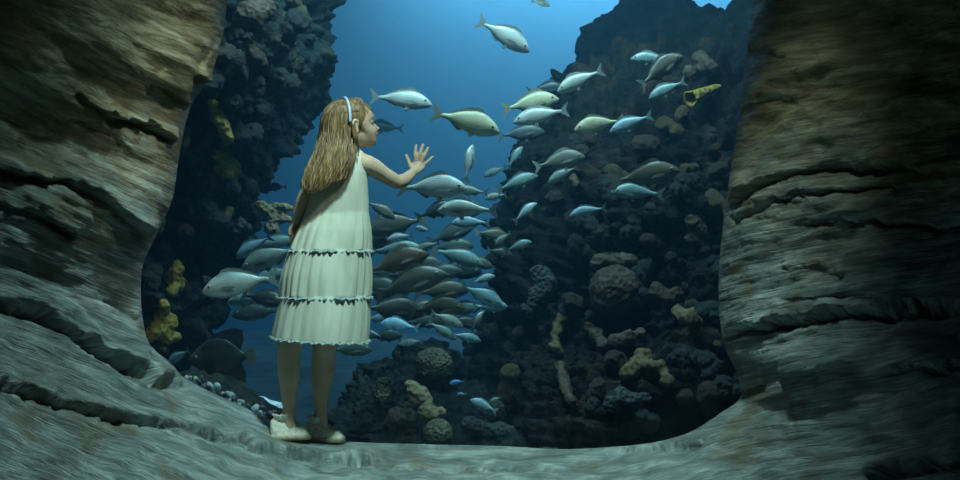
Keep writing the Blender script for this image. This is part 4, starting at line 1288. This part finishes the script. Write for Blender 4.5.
# side locks sweeping back over the ear, and fringe on the forehead
for k in range(90):
    f0_ = rnd.uniform(-.02, .058)
    pts = []
    for i in range(12):
        a = i / 11 * 1.25 + 0.12
        ff = f0_ * (1 - 0.30 * (i / 11)) - 0.026 * (i / 11) ** 1.5
        w = math.sqrt(max(0.05, 1 - ((ff - CC[0]) / CR[0]) ** 2))
        pts.append(H2W(ff, (CR[1] + .001) * w * math.sin(a), CC[2] + (CR[2] + .001) * w * math.cos(a)))
    strand(pts, rnd.uniform(.0012, .0020))
for k in range(60):
    sd = rnd.uniform(-.048, .050); e_ = rnd.uniform(24, 40)
    pts = []
    for i in range(10):
        a = i / 9; ph_ = 88 + (e_ - 88) * a
        r_ = float(np.interp(ph_, [q_[0] for q_ in SM[::-1]], [q_[1] for q_ in SM[::-1]])) + .0035
        la = math.asin(max(-1, min(1, sd * (1 + 0.2 * a) / .068)))
        pts.append(H2W(r_ * math.cos(math.radians(ph_)) * math.cos(la), sd * (1 + 0.2 * a) * 1.03, r_ * math.sin(math.radians(ph_)) * math.cos(la)))
    strand(pts, .0018)
# locks falling over the right shoulder
for k in range(16):
    o = rnd.uniform(-2, 2)
    pts = [P(354 + o * 0.5, 122, 4.088), P(354 + o, 130, 4.085), P(355.5 + o, 138, 4.088), P(357 + o, 145, 4.10), P(357.5 + o, 151, 4.108), P(356 + o, 158 + o, 4.10)]
    pp = []
    for i in range(5):
        for j in range(3): pp.append(pts[i].lerp(pts[i + 1], j / 3))
    strand(pp, .0018)

t = NT('hair'); c = t.coord()
n1 = t.noise(t.mapping(c, (60, 60, 5)), 2.0, 4, 0.6, 0.3); n2 = t.noise(c, 9, 3)
hc = t.ramp(n1, [(0.25, (0.07, 0.045, 0.02)), (0.5, (0.25, 0.175, 0.085)), (0.75, (0.58, 0.46, 0.26))])
hc = t.mix(0.6, hc, t.ramp(n2, [(0.35, (0.5, 0.45, 0.4)), (0.65, (1, 1, 1))]), 'MULTIPLY')
t.bsdf(hc, 0.42, t.bump(n1, 0.8, 0.004), Specular_IOR_Level=0.45, Anisotropic=0.4)
gobj('hair', hair.V, hair.F, t.m)

# headband ------------------------------------------------------------
hb = []; Fc = []
n = 60; sec = [(-.0055, .0), (-.003, .0035), (.003, .0035), (.0055, .0), (.003, -.002), (-.003, -.002)]
for i in range(n):
    a = math.radians(-98 + 196 * i / (n - 1))
    bf = -.022 + .012 * math.cos(a)
    for (w, h) in sec:
        rs_, ru_ = .0790 + h, .0755 + h
        hb.append(H2W(bf + w, rs_ * math.sin(a), .022 + ru_ * math.cos(a)))
for i in range(n - 1):
    for k in range(6): Fc.append((i * 6 + k, i * 6 + (k + 1) % 6, (i + 1) * 6 + (k + 1) % 6, (i + 1) * 6 + k))
Fc.append(tuple(range(6))[::-1]); Fc.append(tuple((n - 1) * 6 + k for k in range(6)))
gobj('headband', hb, Fc, simple('blue_band', (0.42, 0.60, 0.80), 0.35, bump=0.05))['label'] = 'light blue headband'

# ------------------------------------------------------------------ dress
DR = np.array([(148.5, 341, 357, .020), (151, 334, 361.5, .034), (156, 327, 364.5, .052), (163, 320, 366.5, .066), (172, 315, 367.5, .074), (185, 311.5, 367.5, .077), (200, 309, 368, .078), (212, 307, 368, .080), (215, 306.5, 368.5, .082),
               (230, 299, 369.5, .103), (249, 291, 370, .122), (253, 289, 370.5, .125), (275, 284, 370.5, .137), (295, 281.5, 370, .146), (299, 281, 370, .148), (320, 277, 368.5, .156), (336, 273.5, 367.5, .162)])


def dress_pt(v, th, off=0.0, fold=1.0):
    xl, xr, tk = (float(np.interp(v, DR[:, 0], DR[:, c])) for c in (1, 2, 3))
    mid, hf = (xl + xr) / 2, (xr - xl) / 2
    tl = v
    tiers = [(213, 251, 19, 0.060), (251, 297, 23, 0.062), (297, 340, 25, 0.055)]
    m_ = 1.0
    for t0, t1, k, A in tiers:
        if t0 <= v <= t1 + 0.01:
            q = (v - t0) / (t1 - t0)
            amp = A * (0.22 + 0.78 * math.sin(min(1, q * 1.1) * math.pi / 2)) * (0.75 if v > 297 else 1)
            w = math.sin(k * th + 1.7 * math.sin(3 * th + t0)) * 0.6 + 0.9 * math.sin(7 * th + t0 * 0.1 + 0.8 * math.sin(2 * th)) * q
            fine = 0.25 * math.sin(2.3 * k * th + t0) * (1 - q)
            m_ = 1 + amp * 0.55 * (w + fine) * fold
            m_ += 0.02 * math.sin(q * math.pi)
    if v < 213: m_ = 1 + 0.006 * math.sin(9 * th + v / 11) + 0.006 * math.sin(4 * th - v / 7)
    hem = 0
    if v > 297: hem = (v - 297) / 40 * 5.0 * (math.cos(th) * 0.5 + 0.35)
    pc = P(mid, v + hem, DG)
    X = math.cos(th) * (hf / F * DG) * m_ ; Y = -math.sin(th) * tk * m_
    nrm = Vector((math.cos(th), -math.sin(th), 0))
    return pc + Vector((X, Y, 0)) + nrm * off


def ring_mesh(vlist, n, off=0.0, close_top=False):
    V, Fc = [], []
    for v in vlist:
        for j in range(n): V.append(dress_pt(v, 2 * math.pi * j / n, off))
    for i in range(len(vlist) - 1):
        for j in range(n): Fc.append((i * n + j, (i + 1) * n + j, (i + 1) * n + (j + 1) % n, i * n + (j + 1) % n))
    if close_top: Fc.append(tuple(range(n))[::-1])
    return V, Fc


t = NT('dress_cotton'); c = t.coord()
n1 = t.noise(t.mapping(c, (1, 1, 0.25)), 9, 4, 0.6); n2 = t.noise(c, 220, 2)
t.bsdf(t.ramp(n1, [(0.35, (0.46, 0.52, 0.42)), (0.6, (0.64, 0.70, 0.61))]), 0.8, t.bump(n2, 0.25, 0.001, t.bump(n1, 0.5, 0.006)), Specular_IOR_Level=0.2, Sheen_Weight=0.1)
COT = t.m
vl = list(np.linspace(148.5, 213, 34)) + list(np.linspace(214, 251, 26)) + list(np.linspace(252, 297, 28)) + list(np.linspace(298, 337, 26))
V, Fc = ring_mesh(vl, 260, close_top=True)
dress = gobj('dress', V, Fc, COT)
md = dress.modifiers.new('t', 'SOLIDIFY'); md.thickness = 0.002; md.offset = -1
bake(dress)
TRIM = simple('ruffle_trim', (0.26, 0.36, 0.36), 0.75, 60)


def ruffle(v0_, h, k, lab=None):
    n = 640; V, Fc = [], []
    rows = [(-0.5, 0.000, 0), (0.0, 0.004, 0.5), (0.6, 0.0065, 1.0), (1.0, 0.0075, 1.3)]
    for q, out, wob in rows:
        for j in range(n):
            th = 2 * math.pi * j / n
            p = dress_pt(min(v0_ + 0.0, 337.0), th, out + 0.0030 * wob * math.sin(k * th + 2 * math.sin(3 * th)))
            V.append(p + Vector((0, 0, -(q * h) + 0.0022 * wob * math.sin(k * th * 0.5 + 1.3 * math.sin(5 * th)))))
    for i in range(len(rows) - 1):
        for j in range(n): Fc.append((i * n + j, (i + 1) * n + j, (i + 1) * n + (j + 1) % n, i * n + (j + 1) % n))
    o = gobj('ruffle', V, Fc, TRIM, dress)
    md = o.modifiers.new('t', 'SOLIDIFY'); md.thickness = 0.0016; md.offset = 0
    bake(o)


ruffle(250.5, .0045, 50); ruffle(296.5, .0045, 54); ruffle(336.6, .0060, 60)

# ------------------------------------------------------------------ shoes
SHOE = simple('shoe_cream', (0.78, 0.77, 0.64), 0.6, 80); SOLE = simple('shoe_sole', (0.50, 0.46, 0.34), 0.7, 60)
LACE = simple('shoe_lace', (0.78, 0.80, 0.74), 0.7)


def shoe(ax, ay, dD, fwd, lab):
    a = P(ax, ay, DG + dD)
    f = Vector((fwd[0], fwd[1], 0)).normalized(); s = f.cross(Vector((0, 0, 1)))
    gz = ledge_z(ax + 4, DG + dD) - 0.001
    base = Vector((a.x, a.y, gz)) - f * 0.042
    secs = [(-.006, .016, .058), (-.002, .023, .070), (.010, .0295, .078), (.030, .031, .082), (.048, .031, .078), (.062, .032, .068), (.076, .0335, .058), (.090, .035, .050), (.103, .035, .045), (.115, .032, .038), (.124, .025, .030), (.129, .014, .022)]
    n = 24; V, Fc = [], []
    for t_, w, h in secs:
        for j in range(n):
            an = 2 * math.pi * j / n; c_, s_ = math.cos(an), math.sin(an)
            z = 0.014 + (h - 0.014) * (max(0, s_) ** 0.75) if s_ > 0 else 0.010
            nar = 1 - 0.30 * max(0, s_) * (1 if h > .045 else 0.5)
            V.append(base + f * t_ + s * (math.copysign(abs(c_) ** 0.8, c_) * w * nar) + Vector((0, 0, z)))
    for i in range(len(secs) - 1):
        for j in range(n): Fc.append((i * n + j, i * n + (j + 1) % n, (i + 1) * n + (j + 1) % n, (i + 1) * n + j))
    Fc.append(tuple(range(n))[::-1]); Fc.append(tuple((len(secs) - 1) * n + j for j in range(n)))
    o = gobj('shoe', V, Fc, SHOE)
    sb = o.modifiers.new('s', 'SUBSURF'); sb.levels = 1; bake(o)
    o['label'] = lab
    # sole
    V, Fc = [], []
    out = []
    for t_, w, h in secs: out.append((t_, w + .0025))
    loop = [(t_ * 1.0, w) for t_, w in out] + [(t_, -w) for t_, w in out[::-1]]
    loop = [(x + (0.003 if x > .125 else -0.003 if x < 0 else 0), y) for x, y in loop]
    for z in (0.0, 0.016, 0.018):
        k = 0.94 if z in (0.018,) else 1
        for x, y in loop: V.append(base + f * x + s * y * k + Vector((0, 0, z)))
    m_ = len(loop)
    for r in range(2):
        for j in range(m_): Fc.append((r * m_ + j, r * m_ + (j + 1) % m_, (r + 1) * m_ + (j + 1) % m_, (r + 1) * m_ + j))
    Fc.append(tuple(range(m_))[::-1]); Fc.append(tuple(2 * m_ + j for j in range(m_)))
    gobj('sole', V, Fc, SOLE, o)
    # laces
    for k in range(4):
        t_ = .056 + .011 * k; h = float(np.interp(t_, [x[0] for x in secs], [x[2] for x in secs])) + .0015
        w = .016
        gobj('lace', *tube([base + f * t_ - s * w + Vector((0, 0, h - .008)), base + f * (t_ + .003) + Vector((0, 0, h + .001)), base + f * t_ + s * w + Vector((0, 0, h - .008))], [.0022] * 3, 8), LACE, o)
    # frilled sock
    V, Fc = [], []; n2 = 120
    cxy = base + f * 0.034
    for z, r, wv in ((.066, .024, 0), (.076, .0265, .4), (.083, .029, .8), (.087, .031, 1.2)):
        for j in range(n2):
            th = 2 * math.pi * j / n2
            rr = r + .0022 * wv * math.sin(14 * th)
            V.append(cxy + Vector((math.cos(th) * rr, math.sin(th) * rr, z + .002 * wv * math.cos(9 * th))))
    for r in range(3):
        for j in range(n2): Fc.append((r * n2 + j, r * n2 + (j + 1) % n2, (r + 1) * n2 + (j + 1) % n2, (r + 1) * n2 + j))
    so = gobj('sock_frill', V, Fc, LACE)
    md = so.modifiers.new('t', 'SOLIDIFY'); md.thickness = 0.002; bake(so)
    return gz


g1 = shoe(284, 437, FD1, (0.93, 0.30), 'cream shoe on the left foot')
g2 = shoe(319, 440, FD2, (0.98, -0.12), 'cream shoe on the right foot, with pale laces')

# ------------------------------------------------------------------ lights
def area(name, loc, target, size, power, col, sy=None):
    L = bpy.data.lights.new(name, 'AREA'); L.energy = power; L.color = col; L.size = size
    if sy: L.shape = 'RECTANGLE'; L.size_y = sy
    o = bpy.data.objects.new(name, L); COL.objects.link(o); o.location = loc
    o.rotation_euler = (Vector(target) - Vector(loc)).to_track_quat('-Z', 'Y').to_euler()
    return o


def spot(name, loc, target, power, col, ang, blend=0.5, r=0.1):
    L = bpy.data.lights.new(name, 'SPOT'); L.energy = power; L.color = col; L.spot_size = math.radians(ang); L.spot_blend = blend; L.shadow_soft_size = r
    o = bpy.data.objects.new(name, L); COL.objects.link(o); o.location = loc
    o.rotation_euler = (Vector(target) - Vector(loc)).to_track_quat('-Z', 'Y').to_euler()
    return o


# lamps over the open water at the back of the tank
area('tank_skylight', (1.7, 11.7, 5.3), (1.7, 11.9, 0), 5.4, 470, (0.76, 0.84, 1.0), 1.4)
# lamps over the front of the tank
area('tank_front_lamp', (0.1, 0.95, 3.2), (-0.1, 1.9, 0), 1.8, 125, (0.62, 0.93, 1.0), 0.5)
# lamp over the ledge in front of the window, then added column fills
spot('ledge_lamp', (0.15, -1.25, 3.1), (-0.30, -0.20, -0.1), 430, (0.66, 1.0, 0.94), 57, 0.9, 0.15)
spot('column_fill', (0.5, -1.3, 2.4), (-0.92, 0.1, 0.95), 105, (0.95, 1.0, 0.80), 27, 1.0, 0.12)  # added fill spot, brightens the inner side of the left column
spot('column_fill', (0.3, -1.2, 2.5), (0.98, 0.1, 0.40), 62, (0.84, 1.0, 0.80), 27, 1.0, 0.12)  # added fill spot, lifts the right column out of the dark
